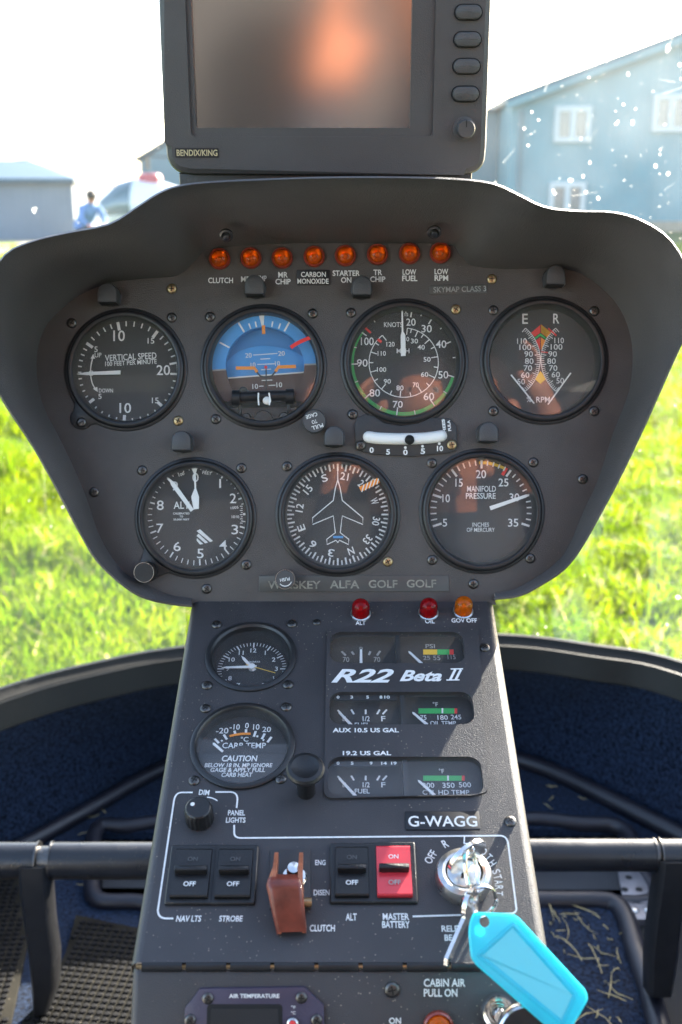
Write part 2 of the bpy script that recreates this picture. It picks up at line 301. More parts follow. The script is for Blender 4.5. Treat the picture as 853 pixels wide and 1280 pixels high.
class MB:
    def __init__(s, frame=WF, px=None, py=None, crop=(0, 0, 1)):
        s.fr = frame; s.v = []; s.f = []; s.mi = []; s.mats = []; s.cur = 0; s.crop = crop
        s.o = frame.uv(px, py) if px is not None else (0, 0)
        s.s = frame.scale(px, py) if px is not None else 1
    def mat(s, m):
        m = M[m] if isinstance(m, str) else m
        if m not in s.mats: s.mats.append(m)
        s.cur = s.mats.index(m); return s
    def m(s, x, y, z=0.0):
        a, b, k = s.crop; u, v = s.fr.uv(a + x * k, b + y * k, z); return u - s.o[0], v - s.o[1]
    def L(s, d): return d * s.crop[2] * s.s                       # a length along x, crop units to metres
    def add(s, vs_, fs):
        b = len(s.v); s.v.extend(tuple(v) for v in vs_)
        for f in fs: s.f.append(tuple(i + b for i in f)); s.mi.append(s.cur)
    def poly(s, pts, z): s.add([(p[0], p[1], z) for p in pts], [tuple(range(len(pts)))])
    def disc(s, cx, cy, r, z, n=40): s.poly(circ(cx, cy, r, n), z)
    def ring(s, cx, cy, r0, r1, z, a0=0, a1=360, n=None):
        n = n or max(6, int(abs(a1 - a0) / 6)); vs_ = []
        for i in range(n + 1):
            a = a0 + (a1 - a0) * i / n; vs_.append((*pol(cx, cy, r0, a), z)); vs_.append((*pol(cx, cy, r1, a), z))
        s.add(vs_, [(2 * i, 2 * i + 1, 2 * i + 3, 2 * i + 2) for i in range(n)])
    def line(s, a, b, w, z, w2=None):
        a, b = V(a[:2]), V(b[:2]); d = (b - a); d.normalize(); q = V((-d.y, d.x)); w2 = w if w2 is None else w2
        s.poly([a + q * w / 2, a - q * w / 2, b - q * w2 / 2, b + q * w2 / 2], z)
    def tick(s, c, r0, r1, a, w, z): s.line(pol(c[0], c[1], r0, a), pol(c[0], c[1], r1, a), w, z)
    def pline(s, pts, w, z):
        P = [V(p[:2]) for p in pts]; n = len(P); vs_ = []
        for i in range(n):
            d = (P[min(i + 1, n - 1)] - P[max(i - 1, 0)]); d.normalize(); q = V((-d.y, d.x)) * w / 2
            vs_ += [(*(P[i] + q), z), (*(P[i] - q), z)]
        s.add(vs_, [(2 * i, 2 * i + 1, 2 * i + 3, 2 * i + 2) for i in range(n - 1)])
    def loft(s, loops, closed=True, cap0=False, cap1=False):
        n = len(loops[0]); vs_ = [p for l in loops for p in l]; fs = []
        for k in range(len(loops) - 1):
            for i in range(n if closed else n - 1):
                j = (i + 1) % n; fs.append((k * n + i, k * n + j, (k + 1) * n + j, (k + 1) * n + i))
        if cap0: fs.append(tuple(reversed(range(n))))
        if cap1: fs.append(tuple(range((len(loops) - 1) * n, len(loops) * n)))
        s.add(vs_, fs)
    def lathe(s, prof, cx=0, cy=0, n=48, cap0=False, cap1=False):
        s.loft([[(cx + r * cos(2 * pi * i / n), cy + r * sin(2 * pi * i / n), z) for i in range(n)] for r, z in prof], True, cap0, cap1)
    def prism(s, out, z0, z1, bev=0.0):
        ls = [[(p[0], p[1], z0) for p in out]]
        if bev:
            ls.append([(p[0], p[1], z1 - bev) for p in out]); ls.append([(*p, z1 - bev * .3) for p in inset(out, bev * .3)]); ls.append([(*p, z1) for p in inset(out, bev)])
        else: ls.append([(p[0], p[1], z1) for p in out])
        s.loft(ls, True, True, True)
    def box(s, x0, x1, y0, y1, z0, z1, bev=0.0, r=0.0):
        s.prism(rrect(x0, x1, y0, y1, r, 4) if r else [(x0, y0), (x1, y0), (x1, y1), (x0, y1)], z0, z1, bev)
    def hexa(s, a, b):                                             # two quads, bottom and top
        s.add(list(a) + list(b), [(3, 2, 1, 0), (4, 5, 6, 7), (0, 1, 5, 4), (1, 2, 6, 5), (2, 3, 7, 6), (3, 0, 4, 7)])
    def tube(s, pts, r, n=10, closed=False, caps=True):
        P = [V(p) for p in pts]; m_ = len(P); rr = r if isinstance(r, (list, tuple)) else [r] * m_; loops = []; up = None
        for i in range(m_):
            d = (P[(i + 1) % m_] - P[i - 1]) if closed else (P[min(i + 1, m_ - 1)] - P[max(i - 1, 0)])
            d.normalize()
            if up is None: up = d.orthogonal().normalized()
            up = (up - d * up.dot(d)).normalized(); q = d.cross(up)
            loops.append([P[i] + (up * cos(2 * pi * k / n) + q * sin(2 * pi * k / n)) * rr[i] for k in range(n)])
        if closed: loops.append(loops[0])
        s.loft(loops, True, caps and not closed, caps and not closed)
    def text(s, t, x, y, w=None, h=None, z=0.0, rot=0, bold=0.012, shear=0, sp=1.0):
        vs_, fs, asp = glyphs(t, bold, shear, sp); c = s.m(x, y, z)
        hh = abs(s.m(x, y - .5, z)[1] - s.m(x, y + .5, z)[1]); ww = abs(s.m(x + .5, y, z)[0] - s.m(x - .5, y, z)[0])
        if h is None: Wm = w * ww; Hm = Wm / asp
        else:
            Hm = h * hh; Wm = w * ww if w else Hm * asp
        ca, sa = cos(R(rot)), sin(R(rot))
        s.add([(c[0] + x_ * Wm * ca - y_ * Hm * sa, c[1] + x_ * Wm * sa + y_ * Hm * ca, z) for x_, y_ in vs_], fs)
    def ball(s, c, r, n=16, m_=10, sz=1.0, half=False):
        loops = []
        for i in range(m_ + 1):
            th = (pi / 2 if half else pi) * (1 - i / m_); rr = max(1e-5, r * sin(th)); loops.append([(c[0] + rr * cos(2 * pi * k / n), c[1] + rr * sin(2 * pi * k / n), c[2] + r * sz * cos(th)) for k in range(n)])
        s.loft(loops)
    def build(s, name, parent=None, smooth=40, label=None):
        me = bpy.data.meshes.new(name); me.from_pydata(s.v, [], s.f)
        for m_ in s.mats: me.materials.append(m_)
        me.polygons.foreach_set('material_index', s.mi)
        if smooth:
            me.polygons.foreach_set('use_smooth', [True] * len(s.f)); me.set_sharp_from_angle(angle=R(smooth))
        me.update()
        ob = bpy.data.objects.new(name, me); COL.objects.link(ob)
        if parent is not None: ob.parent = parent
        if label: ob['label'] = label
        return ob
def tag(o, label, cat, group=None):
    o['label'] = label; o['category'] = cat
    if group: o['group'] = group
    return o
def thing(name, label, cat, frame=None, px=0, py=0, loc=None, group=None):
    o = bpy.data.objects.new(name, None); COL.objects.link(o); o.empty_display_size = .01
    if frame is not None:
        u, v = frame.uv(px, py); o.matrix_world = frame.mat @ Matrix.Translation((u, v, 0))
    elif loc is not None: o.location = loc
    return tag(o, label, cat, group)
def dup(root, M4, label=None):
    r = root.copy(); COL.objects.link(r); r.matrix_world = M4
    if label: r['label'] = label
    for ch in list(root.children):
        c = ch.copy(); COL.objects.link(c); c.parent = r
        for g in list(ch.children):
            d = g.copy(); COL.objects.link(d); d.parent = c
    return r
def plate(name, outline, holes, th, mat, parent, z=0.0):
    """flat plate with holes cut through it, top face at z"""
    cu = bpy.data.curves.new(name, 'CURVE'); cu.dimensions = '2D'; cu.fill_mode = 'BOTH'; cu.extrude = th / 2
    for pts in [outline] + holes:
        sp = cu.splines.new('POLY'); sp.points.add(len(pts) - 1); sp.use_cyclic_u = True
        for i, p in enumerate(pts): sp.points[i].co = (p[0], p[1], 0, 1)
    ob = bpy.data.objects.new('t', cu); me = bpy.data.meshes.new_from_object(ob); bpy.data.objects.remove(ob); bpy.data.curves.remove(cu)
    for v in me.vertices: v.co.z += z - th / 2
    me.name = name; me.materials.clear(); me.materials.append(M[mat])
    me.polygons.foreach_set('use_smooth', [False] * len(me.polygons))
    o = bpy.data.objects.new(name, me); COL.objects.link(o); o.parent = parent; return o

# ================================================================== outside
def P3(px, py, d):                                  # a world point d metres in front of the camera plane
    return CAM + (RT * ((px - CX) / FPX) + UP * ((CY - py) / FPX) + FW) * d
b = MB(); b.mat('ground'); b.add([(-900, -60, 0), (900, -60, 0), (900, 1800, 0), (-900, 1800, 0)], [(0, 1, 2, 3)])
b.build('ground')['kind'] = 'structure'
b = MB(); b.mat('apron'); b.add([(-60, 25.5, .004), (-7.2, 25.5, .004), (-5.5, 60, .004), (-60, 60, .004)], [(0, 1, 2, 3)])
b.build('apron')['kind'] = 'structure'

def grass():
    rnd = random.Random(3); vs_ = []; fs = []
    def patch(y0, y1, n):
        for _ in range(n):
            y = rnd.uniform(y0, y1); x = rnd.uniform(-1, 1) * (.36 * y + .35)
            k = noise.noise(V((x * 1.3, y * 1.3, 0))) + .6 * noise.noise(V((x * 4, y * 4, 3)))
            if rnd.random() > .58 + .75 * k: continue
            h = (.05 + .06 * (k + .6)) * rnd.uniform(.6, 1.5); wd = rnd.uniform(.0018, .0042) * (1 + y * .06)
            a = rnd.uniform(0, 2 * pi); la = rnd.uniform(0, 2 * pi); ln = h * rnd.uniform(.2, 1.1)
            dx, dy = cos(a) * wd, sin(a) * wd; lx, ly = cos(la) * ln, sin(la) * ln
            b0 = len(vs_)
            vs_.extend([(x - dx, y - dy, 0), (x + dx, y + dy, 0), (x + dx * .8 + lx * .35, y + dy * .8 + ly * .35, h * .6), (x - dx * .8 + lx * .35, y - dy * .8 + ly * .35, h * .6), (x + lx, y + ly, h * (1 - .35 * ln / h / 1.1))])
            fs.extend([(b0, b0 + 1, b0 + 2, b0 + 3), (b0 + 3, b0 + 2, b0 + 4)])
    patch(2.0, 4.2, 60000); patch(4.2, 7.5, 75000); patch(7.5, 14, 60000); patch(14, 30, 36000)
    me = bpy.data.meshes.new('grass'); me.from_pydata(vs_, [], fs); me.materials.append(M['blade']); me.update()
    o = bpy.data.objects.new('grass', me); COL.objects.link(o); o['kind'] = 'stuff'
grass()

# ---- teal building with windows, gable facing the cabin
def house():
    Y = 40.0; k = Y / 1391
    def X(px): return (px - CX) / FPX * Y * .938
    def Z(py):
        d = UP * ((CY - py) / FPX) + FW; return 1.3 + d.z / d.y * Y
    x0, x1 = X(640), X(1420); e = Z(126); ap = Z(-25); xm = (x0 + x1) / 2
    t = thing('hangar', 'pale teal clad hangar gable with white windows beyond the grass', 'hangar', loc=(xm, Y, 0))
    b = MB(); b.mat('tealwall'); lo = x0 - xm; hi = x1 - xm
    out = [(lo, 0), (hi, 0), (hi, e), (0, ap), (lo, e)]
    b.add([(x, 0, z) for x, z in out] + [(x, 24, z) for x, z in out], [(0, 1, 2, 3, 4), (9, 8, 7, 6, 5), (0, 5, 6, 1), (1, 6, 7, 2), (4, 9, 5, 0)])
    b.build('wall', t, smooth=0)
    b = MB(); b.mat('shedroof')
    for sx, xe in ((-1, lo), (1, hi)):
        n = V((sx * (ap - e), 0, abs(xe))).normalized() * .18
        a = [V((0, -.3, ap)), V((xe * 1.02, -.3, e - .1)), V((xe * 1.02, 24.3, e - .1)), V((0, 24.3, ap))]
        if sx < 0: a = a[::-1]
        b.hexa([p + V((0, 0, .01)) for p in a], [p + V((0, 0, .2)) for p in a])
    b.build('roof', t, smooth=0)
    for (px0, px1, py0, py1) in ((695, 741, 133, 178), (818, 864, 118, 165), (693, 739, 228, 276), (942, 988, 104, 152), (944, 990, 216, 264)):
        xa, xb, za, zb = X(px0) - xm, X(px1) - xm, Z(py1), Z(py0)
        b = MB(); b.mat('frame')
        fw = .16
        for q in ((xa, xb, za, za + fw), (xa, xb, zb - fw, zb), (xa, xa + fw, za + fw, zb - fw), (xb - fw, xb, za + fw, zb - fw), ((xa + xb) / 2 - .09, (xa + xb) / 2 + .09, za + fw, zb - fw)):
            b.hexa([(q[0], -.003, q[2]), (q[0], -.003, q[3]), (q[1], -.003, q[3]), (q[1], -.003, q[2])], [(q[0], -.12, q[2]), (q[0], -.12, q[3]), (q[1], -.12, q[3]), (q[1], -.12, q[2])])
        w_ = b.build('window', t, smooth=0)
        for c0, c1 in ((xa + fw, (xa + xb) / 2 - .09), ((xa + xb) / 2 + .09, xb - fw)):
            b = MB(); b.mat('pane'); b.add([(c0, -.04, za + fw), (c1, -.04, za + fw), (c1, -.04, zb - fw), (c0, -.04, zb - fw)], [(0, 1, 2, 3)]); b.build('pane', w_, smooth=0)
    for xe in (lo, hi):
        s_ = 1 if xe > 0 else -1
        b = MB(); b.mat('tealwall'); b.hexa([(0, -.33, ap - .18), (xe * 1.02, -.33, e - .30), (xe * 1.02, -.33, e - .06), (0, -.33, ap + .06)], [(0, -.302, ap - .18), (xe * 1.02, -.302, e - .30), (xe * 1.02, -.302, e - .06), (0, -.302, ap + .06)]); b.build('barge_board', t, smooth=0)
    b = MB(); b.mat('tealdark'); b.tube([(lo + .35, -.09, 0), (lo + .35, -.09, e - .3)], .07, 10); b.build('downpipe', t)
    b = MB(); b.mat('apron'); b.box(lo - .02, hi + .02, -.05, -.004, 0, .35); b.build('plinth', t, smooth=0)
    # lower lean-to beside it
    xa, xb = X(560), X(637.5)
    t2 = thing('lean_to', 'darker teal flat roofed block beside the hangar gable', 'building', loc=((xa + xb) / 2, Y + 3, 0))
    hw = (xb - xa) / 2 * 1.04
    b = MB(); b.mat('tealdark'); b.box(-hw, hw, -.2, 10, 0, Z(132)); b.build('wall', t2, smooth=0)
    b = MB(); b.mat('shedroof'); b.box(-hw - .1, hw + .05, -.4, 10.2, Z(132) + .003, Z(129)); b.build('roof', t2, smooth=0)
house()

def shed():
    Y = 33.0
    def X(px): return (px - CX) / FPX * Y * .958
    def Z(py):
        d = UP * ((CY - py) / FPX) + FW; return 1.3 + d.z / d.y * Y
    x1 = X(90); x0 = x1 - 9
    t = thing('shed', 'long low grey shed with a blue ridged roof beside the apron', 'shed', loc=(x1, Y, 0))
    e = Z(229); r = Z(196)
    b = MB(); b.mat('shedwall'); b.box(x0 - x1, 0, 0, 6, 0, e); b.build('wall', t, smooth=0)
    b = MB(); b.mat('shedroof')
    b.add([(x0 - x1, -.25, e + .01), (.12, -.25, e + .01), (-2.0, 3, r), (x0 - x1, 3, r), (x0 - x1, 6.2, e + .01), (.12, 6.2, e + .01),
           (x0 - x1, -.25, e + .13), (.12, -.25, e + .13)], [(6, 7, 2, 3), (0, 1, 7, 6), (3, 2, 5, 4), (7, 1, 5, 2)]); b.build('roof', t, smooth=0)
    Y = 62.0
    t = thing('barn', 'distant blue grey barn with a sloping gable behind the parked helicopter', 'barn', loc=(X(222), Y, 0))
    xa, xb = X(176) - X(222), X(330) - X(222)
    b = MB(); b.mat('tealdark'); zl, zr = Z(202), Z(176)
    xm = (xa + xb) / 2
    o = [(xa, 0), (xb, 0), (xb, zl), (xm, zr + .9), (xa, zl)]
    b.add([(x, 0, z) for x, z in o] + [(x, 12, z) for x, z in o], [(0, 1, 2, 3, 4), (9, 8, 7, 6, 5), (0, 5, 6, 1), (1, 6, 7, 2), (4, 9, 5, 0)]); b.build('wall', t, smooth=0)
    b = MB(); b.mat('shedroof')
    for xe in (xa, xb):
        a = [V((xm, -.2, zr + .92)), V((xe * 1.03 if xe == xb else xe - .2, -.2, zl)), V((xe * 1.03 if xe == xb else xe - .2, 12.2, zl)), V((xm, 12.2, zr + .92))]
        b.hexa(a, [p + V((0, 0, .2)) for p in a])
    b.build('roof', t, smooth=0)
shed()

# ---- parked helicopter, car and stooping person on the apron
def heli():
    p = P3(178, 262, 30); x, y = p.x, p.y
    t = thing('helicopter', 'white parked helicopter with a red engine cowl on the pale apron', 'helicopter', loc=(x, y, 0))
    t.rotation_euler = (0, 0, R(-8))
    b = MB(); b.mat('heliwhite')
    body = [(-1.3, .02, .75), (-1.1, .38, .8), (-.6, .62, .95), (0, .68, 1.0), (.55, .6, 1.0), (1.0, .36, 1.1), (1.5, .15, 1.2), (3.6, .07, 1.3)]
    b.loft([[(xx, r * .9 * cos(2 * pi * i / 16), zz + r * 1.0 * sin(2 * pi * i / 16)) for i in range(16)] for xx, r, zz in body], True, True, True)
    b.build('body', t)
    b = MB(); b.mat('heliglass')
    b.loft([[(xx, r * .93 * cos(R(-20 + 220 * i / 12)), zz + r * 1.04 * sin(R(-20 + 220 * i / 12))) for i in range(13)] for xx, r, zz in [(-1.12, .36, .8), (-.6, .61, .95), (-.15, .67, 1.0)]], False); b.build('canopy', t)
    b = MB(); b.mat('helired'); b.box(-.05, .55, -.26, .26, 1.5, 1.8, .1, .15); b.build('engine_cowl', t)
    b = MB(); b.mat('darksteel'); b.tube([(.2, 0, 1.9), (.2, 0, 2.25)], .06); b.build('mast', t)
    for a in (30, 210):
        b = MB(); b.mat('darkcloth'); c, s_ = cos(R(a)), sin(R(a))
        b.hexa([(.2 + c * .1 - s_ * .09, s_ * .1 + c * .09, 2.22), (.2 + c * .1 + s_ * .09, s_ * .1 - c * .09, 2.22), (.2 + c * 3.4 + s_ * .09, s_ * 3.4 - c * .09, 2.1), (.2 + c * 3.4 - s_ * .09, s_ * 3.4 + c * .09, 2.1)],
               [(.2 + c * .1 - s_ * .09, s_ * .1 + c * .09, 2.25), (.2 + c * .1 + s_ * .09, s_ * .1 - c * .09, 2.25), (.2 + c * 3.4 + s_ * .09, s_ * 3.4 - c * .09, 2.13), (.2 + c * 3.4 - s_ * .09, s_ * 3.4 + c * .09, 2.13)]); b.build('rotor_blade', t)
    for s_ in (-1, 1):
        b = MB(); b.mat('alu'); b.tube([(-1.3, s_ * .85, .12), (-1.1, s_ * .85, .05), (.9, s_ * .85, .05)], .05)
        for xx in (-.5, .5): b.tube([(xx, s_ * .85, .05), (xx, s_ * .4, .55)], .035)
        b.build('skid', t)
    b = MB(); b.mat('heliwhite'); b.hexa([(3.3, -.02, .9), (3.7, -.02, .9), (3.9, -.02, 1.9), (3.6, -.02, 1.9)], [(3.3, .02, .9), (3.7, .02, .9), (3.9, .02, 1.9), (3.6, .02, 1.9)]); b.build('tail_fin', t)
heli()
def car():
    p = P3(205, 250, 41)
    t = thing('parked_car', 'pale parked car with dark windows in front of the distant barn', 'car', loc=(p.x, p.y, 0))
    b = MB(); b.mat('heliwhite'); prof = [(-2.1, .35), (2.1, .35), (2.1, .85), (1.3, .95), (.7, 1.45), (-1.1, 1.45), (-1.7, .95), (-2.1, .85)]
    b.loft([[(x, y, z) for x, z in prof] for y in (-.8, .8)], True, True, True); b.build('body', t)
    b = MB(); b.mat('heliglass'); b.add([(x, -.806, z) for x, z in ((1.15, .97), (.65, 1.4), (-1.05, 1.4), (-1.5, .97))], [(0, 1, 2, 3)]); b.build('side_window', t)
    for x in (-1.3, 1.3):
        b = MB(); b.mat('tyre'); b.tube([(x, -.84, .32), (x, -.6, .32)], .32, 20); wh = b.build('wheel', t)
        b = MB(); b.mat('steel'); b.tube([(x, -.85, .32), (x, -.84, .32)], .19, 16); b.build('rim', wh)
car()

def person():
    p = P3(103, 262, 24)
    bm = bmesh.new(); 
    J = {'pel': (0, 0, .62, .15), 'sp': (.05, -.15, .82, .17), 'ch': (.05, -.3, .98, .18), 'nk': (.05, -.36, 1.09, .075), 'hd': (.05, -.41, 1.15, .08), 'hd2': (.05, -.43, 1.22, .105), 'hd3': (.05, -.43, 1.30, .08)}
    E = [('pel', 'sp'), ('sp', 'ch'), ('ch', 'nk'), ('nk', 'hd'), ('hd', 'hd2'), ('hd2', 'hd3')]
    for s_, q in ((-1, 'l'), (1, 'r')):
        J.update({'h' + q: (s_ * .13, 0, .58, .11), 'k' + q: (s_ * .17, -.32, .46, .08), 'a' + q: (s_ * .16, -.08, .09, .05), 't' + q: (s_ * .17, -.26, .05, .045),
                  's' + q: (.05 + s_ * .2, -.3, .99, .08), 'e' + q: (.05 + s_ * .27, -.45, .76, .055), 'w' + q: (.05 + s_ * .17, -.62, .62, .04), 'f' + q: (.05 + s_ * .14, -.7, .58, .035)})
        E += [('pel', 'h' + q), ('h' + q, 'k' + q), ('k' + q, 'a' + q), ('a' + q, 't' + q), ('ch', 's' + q), ('s' + q, 'e' + q), ('e' + q, 'w' + q), ('w' + q, 'f' + q)]
    me = bpy.data.meshes.new('person'); keys = list(J); me.from_pydata([J[k][:3] for k in keys], [(keys.index(a), keys.index(c)) for a, c in E], [])
    o = bpy.data.objects.new('person', me); COL.objects.link(o)
    md = o.modifiers.new('skin', 'SKIN'); lay = me.skin_vertices[0] if me.skin_vertices else None
    if lay is None:
        bm.from_mesh(me); bm.verts.layers.skin.verify(); bm.to_mesh(me); lay = me.skin_vertices[0]
    for i, k in enumerate(keys): lay.data[i].radius = (J[k][3], J[k][3]); lay.data[i].use_root = (i == 0)
    o.modifiers.new('sub', 'SUBSURF').render_levels = 2
    dg = bpy.context.evaluated_depsgraph_get(); m2 = bpy.data.meshes.new_from_object(o.evaluated_get(dg)); o.modifiers.clear(); o.data = m2
    m2.materials.clear()
    for k in ('bluecloth', 'skin', 'darkcloth', 'hair'): m2.materials.append(M[k])
    for f in m2.polygons:
        c = f.center; f.use_smooth = True
        f.material_index = 1 if c.z > 1.1 or (c.y < -.6 and c.z < .66 and c.z > .4) else 2 if c.z < .56 and c.z > .0 and c.y > -.45 else 0
    o.location = (p.x, p.y, 0); o.rotation_euler = (0, 0, R(35))
    tag(o, 'stooping person with dark hair in a blue jacket beside the grey shed', 'person')
    b = MB(); b.mat('hair'); b.ball((.05, -.415, 1.25), .118, sz=1.02); b.build('hair', o)
person()

def pilot():
    J = {}; E = []
    def j(k, x, y, z, r, par=None):
        J[k] = (x, y, z, r)
        if par: E.append((par, k))
    hx = .075
    j('pel', hx, -.52, .48, .15); j('sp', hx, -.50, .68, .15, 'pel'); j('ch', hx, -.46, .92, .165, 'sp'); j('nk0', hx, -.42, 1.10, .07, 'ch'); j('nk', hx, -.40, 1.18, .058, 'nk0')
    j('hd', hx, -.36, 1.25, .075, 'nk'); j('hd2', hx, -.355, 1.33, .092, 'hd'); j('hd3', hx, -.36, 1.42, .088, 'hd2'); j('nose', hx, -.255, 1.325, .016, 'hd2')
    for s_, q in ((-1, 'l'), (1, 'r')):
        j('h' + q, hx + s_ * .12, -.48, .47, .11, 'pel'); j('kn' + q, hx + s_ * .22, .0, .60, .075, 'h' + q); j('an' + q, hx + s_ * .2, .22, .48, .05, 'kn' + q)
        j('sh' + q, hx + s_ * .19, -.43, 1.02, .075, 'ch'); j('el' + q, hx + s_ * .26, -.22, .86, .055, 'sh' + q); j('wr' + q, hx * .4 + s_ * .13, -.10, 1.13, .034, 'el' + q)
        j('pa' + q, hx * .3 + s_ * .10, -.085, 1.20, .036, 'wr' + q)
        for i in range(4):
            j(f'f{i}a' + q, hx * .3 + s_ * (.105 - .0 * i), -.05 - i * .021, 1.245, .011, 'pa' + q); j(f'f{i}b' + q, hx * .3 + s_ * .095, -.045 - i * .021, 1.28 - .004 * abs(i - 1), .0095, f'f{i}a' + q); j(f'f{i}c' + q, hx * .3 + s_ * .072, -.045 - i * .021, 1.30 - .005 * abs(i - 1), .008, f'f{i}b' + q)
        j('t1' + q, hx * .3 + s_ * .08, -.06, 1.20, .013, 'pa' + q); j('t2' + q, hx * .3 + s_ * .06, -.045, 1.225, .010, 't1' + q)
    for k in list(J):
        if k.endswith('r') and k[:2] in ('wr', 'pa', 'f0', 'f1', 'f2', 'f3', 't1', 't2'): x, y, z, r = J[k]; J[k] = (x + .065, y, z + .085, r)
    me = bpy.data.meshes.new('person'); keys = list(J); me.from_pydata([J[k][:3] for k in keys], [(keys.index(a), keys.index(c)) for a, c in E], [])
    o = bpy.data.objects.new('person', me); COL.objects.link(o); o.modifiers.new('skin', 'SKIN')
    if not me.skin_vertices:
        bm = bmesh.new(); bm.from_mesh(me); bm.verts.layers.skin.verify(); bm.to_mesh(me); bm.free()
    for i, k in enumerate(keys): me.skin_vertices[0].data[i].radius = (J[k][3], J[k][3]); me.skin_vertices[0].data[i].use_root = (i == 0)
    o.modifiers.new('sub', 'SUBSURF').render_levels = 2
    dg = bpy.context.evaluated_depsgraph_get(); m2 = bpy.data.meshes.new_from_object(o.evaluated_get(dg)); o.modifiers.clear(); o.data = m2; m2.materials.clear()
    for k in ('darkcloth', 'skin'): m2.materials.append(M[k])
    for f in m2.polygons:
        c = f.center; f.use_smooth = True; f.material_index = 1 if (c.z > 1.20 and c.y < -.2) or (c.y > -.16 and c.z > 1.17) else 0
    o.location = (.07, .08, .17)
    tag(o, 'seated person in dark clothing with both hands raised, mirrored in the dark screen', 'person')
    b = MB(); b.mat('hair'); b.ball((hx, -.385, 1.395), .108, 20, 12); b.build('hair', o)
    for s_ in (-1, 1):
        b = MB(); b.mat('white'); b.ball((hx + s_ * .032, -.272, 1.352), .012, 14, 10); b.mat('deep'); b.ball((hx + s_ * .032, -.263, 1.352), .0058, 12, 8); b.build('eye', o)
        b = MB(); b.mat('skin'); b.ball((hx + s_ * .094, -.36, 1.33), .028, 12, 8); b.build('ear', o)
    b = MB(); b.mat('redrim'); b.tube([(hx - .02, -.27, 1.275), (hx, -.262, 1.272), (hx + .02, -.27, 1.275)], .006, 8); b.build('mouth', o)
pilot()

# ================================================================== nose of the cabin
def floor_pt(px, py, z=-.86):
    d = RT * ((px - CX) / FPX) + UP * ((CY - py) / FPX) + FW; t = z / d.z; return V((d.x * t, d.y * t, z))
RIM_Z = -.637
rim_pts = [(-.70, .55), (-.70, .9), (-.61, 1.16)] + [tuple(floor_pt(px, py, RIM_Z)[:2]) for px, py in ((0, 866), (118, 833), (235, 812), (430, 797), (625, 797), (740, 810), (853, 832))] + [(.63, 1.22), (.74, .9), (.74, .55)]
rim = [(p.x, p.y) for p in catmull(rim_pts, 6)]
def off(pts, d):                                           # open polyline pushed towards the cabin by d
    out = []
    for i in range(len(pts)):
        a, c = V(pts[max(i - 1, 0)]), V(pts[min(i + 1, len(pts) - 1)]); e = (c - a).normalized(); q = V(pts[i]) + V((e.y, -e.x)) * d; out.append((q.x, q.y))
    return out
nose = thing('nose_fairing', 'curved nose shell of the cabin with black rim and blue carpet lining', 'fairing', loc=CAM)
b = MB(); b.mat('rimpaint')
L_ = []
for d, z in ((-.012, -.03), (-.012, .0), (-.008, .004), (-.003, .003), (.0, -.002), (.011, -.006), (.013, -.011), (.0145, -.012), (.0165, -.005), (.0195, -.005), (.0215, -.012), (.030, -.032), (.0315, -.037), (.029, -.039)):
    L_.append([(x, y, RIM_Z + z) for x, y in off(rim, d)])
b.loft(L_, False); b.build('rim', nose)
b = MB(); b.mat('rimpaint'); L_ = []
for d, z in ((-.0125, -.005), (-.10, -.08), (-.22, -.17), (-.24, -.27), (.05, -.42)): L_.append([(x, y, RIM_Z + z) for x, y in off(rim, d)])
b.loft(L_, False); b.build('outer_skin', nose)
b = MB(); b.mat('carpet'); L_ = []
jn = [tuple(floor_pt(px, py)[:2]) for px, py in ((-120, 1130), (30, 1055), (110, 1010), (200, 960), (320, 915), (430, 905), (540, 915), (650, 948), (750, 992), (853, 1043), (980, 1110))]
jn = [V((-.58, .7)), V((-.57, .95))] + [V(p) for p in jn] + [V((.60, .95)), V((.61, .7))]
jn = catmull(jn, 6)
def resample(pts, n):
    P = [V(p) for p in pts]; l = [0]
    for i in range(1, len(P)): l.append(l[-1] + (P[i] - P[i - 1]).length)
    out = []; k = 0
    for i in range(n):
        s_ = l[-1] * i / (n - 1)
        while k < len(P) - 2 and l[k + 1] < s_: k += 1
        f = (s_ - l[k]) / max(1e-9, l[k + 1] - l[k]); out.append(P[k].lerp(P[k + 1], f))
    return out
top = resample([(x, y, RIM_Z - .036) for x, y in off(rim, .0295)], 70); bot = resample([(p.x, p.y, -.858) for p in jn], 70)
for k in range(9):
    f = k / 8; bul = sin(pi * f) * .018
    L_.append([V(a).lerp(V(c), f) + V((0, bul, 0)) for a, c in zip(top, bot)])
b.loft(L_, False); b.build('carpet_lining', nose)
def trimtube(name, label, pts, r, mat='trim', parent=None):
    b = MB(); b.mat(mat); b.tube(catmull([V(p) for p in pts], 6), r); o = b.build(name, parent); 
    if parent is None: o.location = CAM; tag(o, label, 'trim', 'cord trims along the carpet edge')
    return o
trimtube('cord_trim', 'dark cord trim along the carpet crease, on the pedal mat side', [tuple(floor_pt(*p, -.85)) for p in ((-60, 1100), (30, 1056), (110, 1012), (200, 962), (300, 925))], .011)
trimtube('cord_trim', 'dark cord trim along the carpet crease, on the straw strewn side', [tuple(floor_pt(*p, -.85)) for p in ((560, 925), (650, 950), (700, 968), (775, 1005), (853, 1045), (930, 1085))], .013)

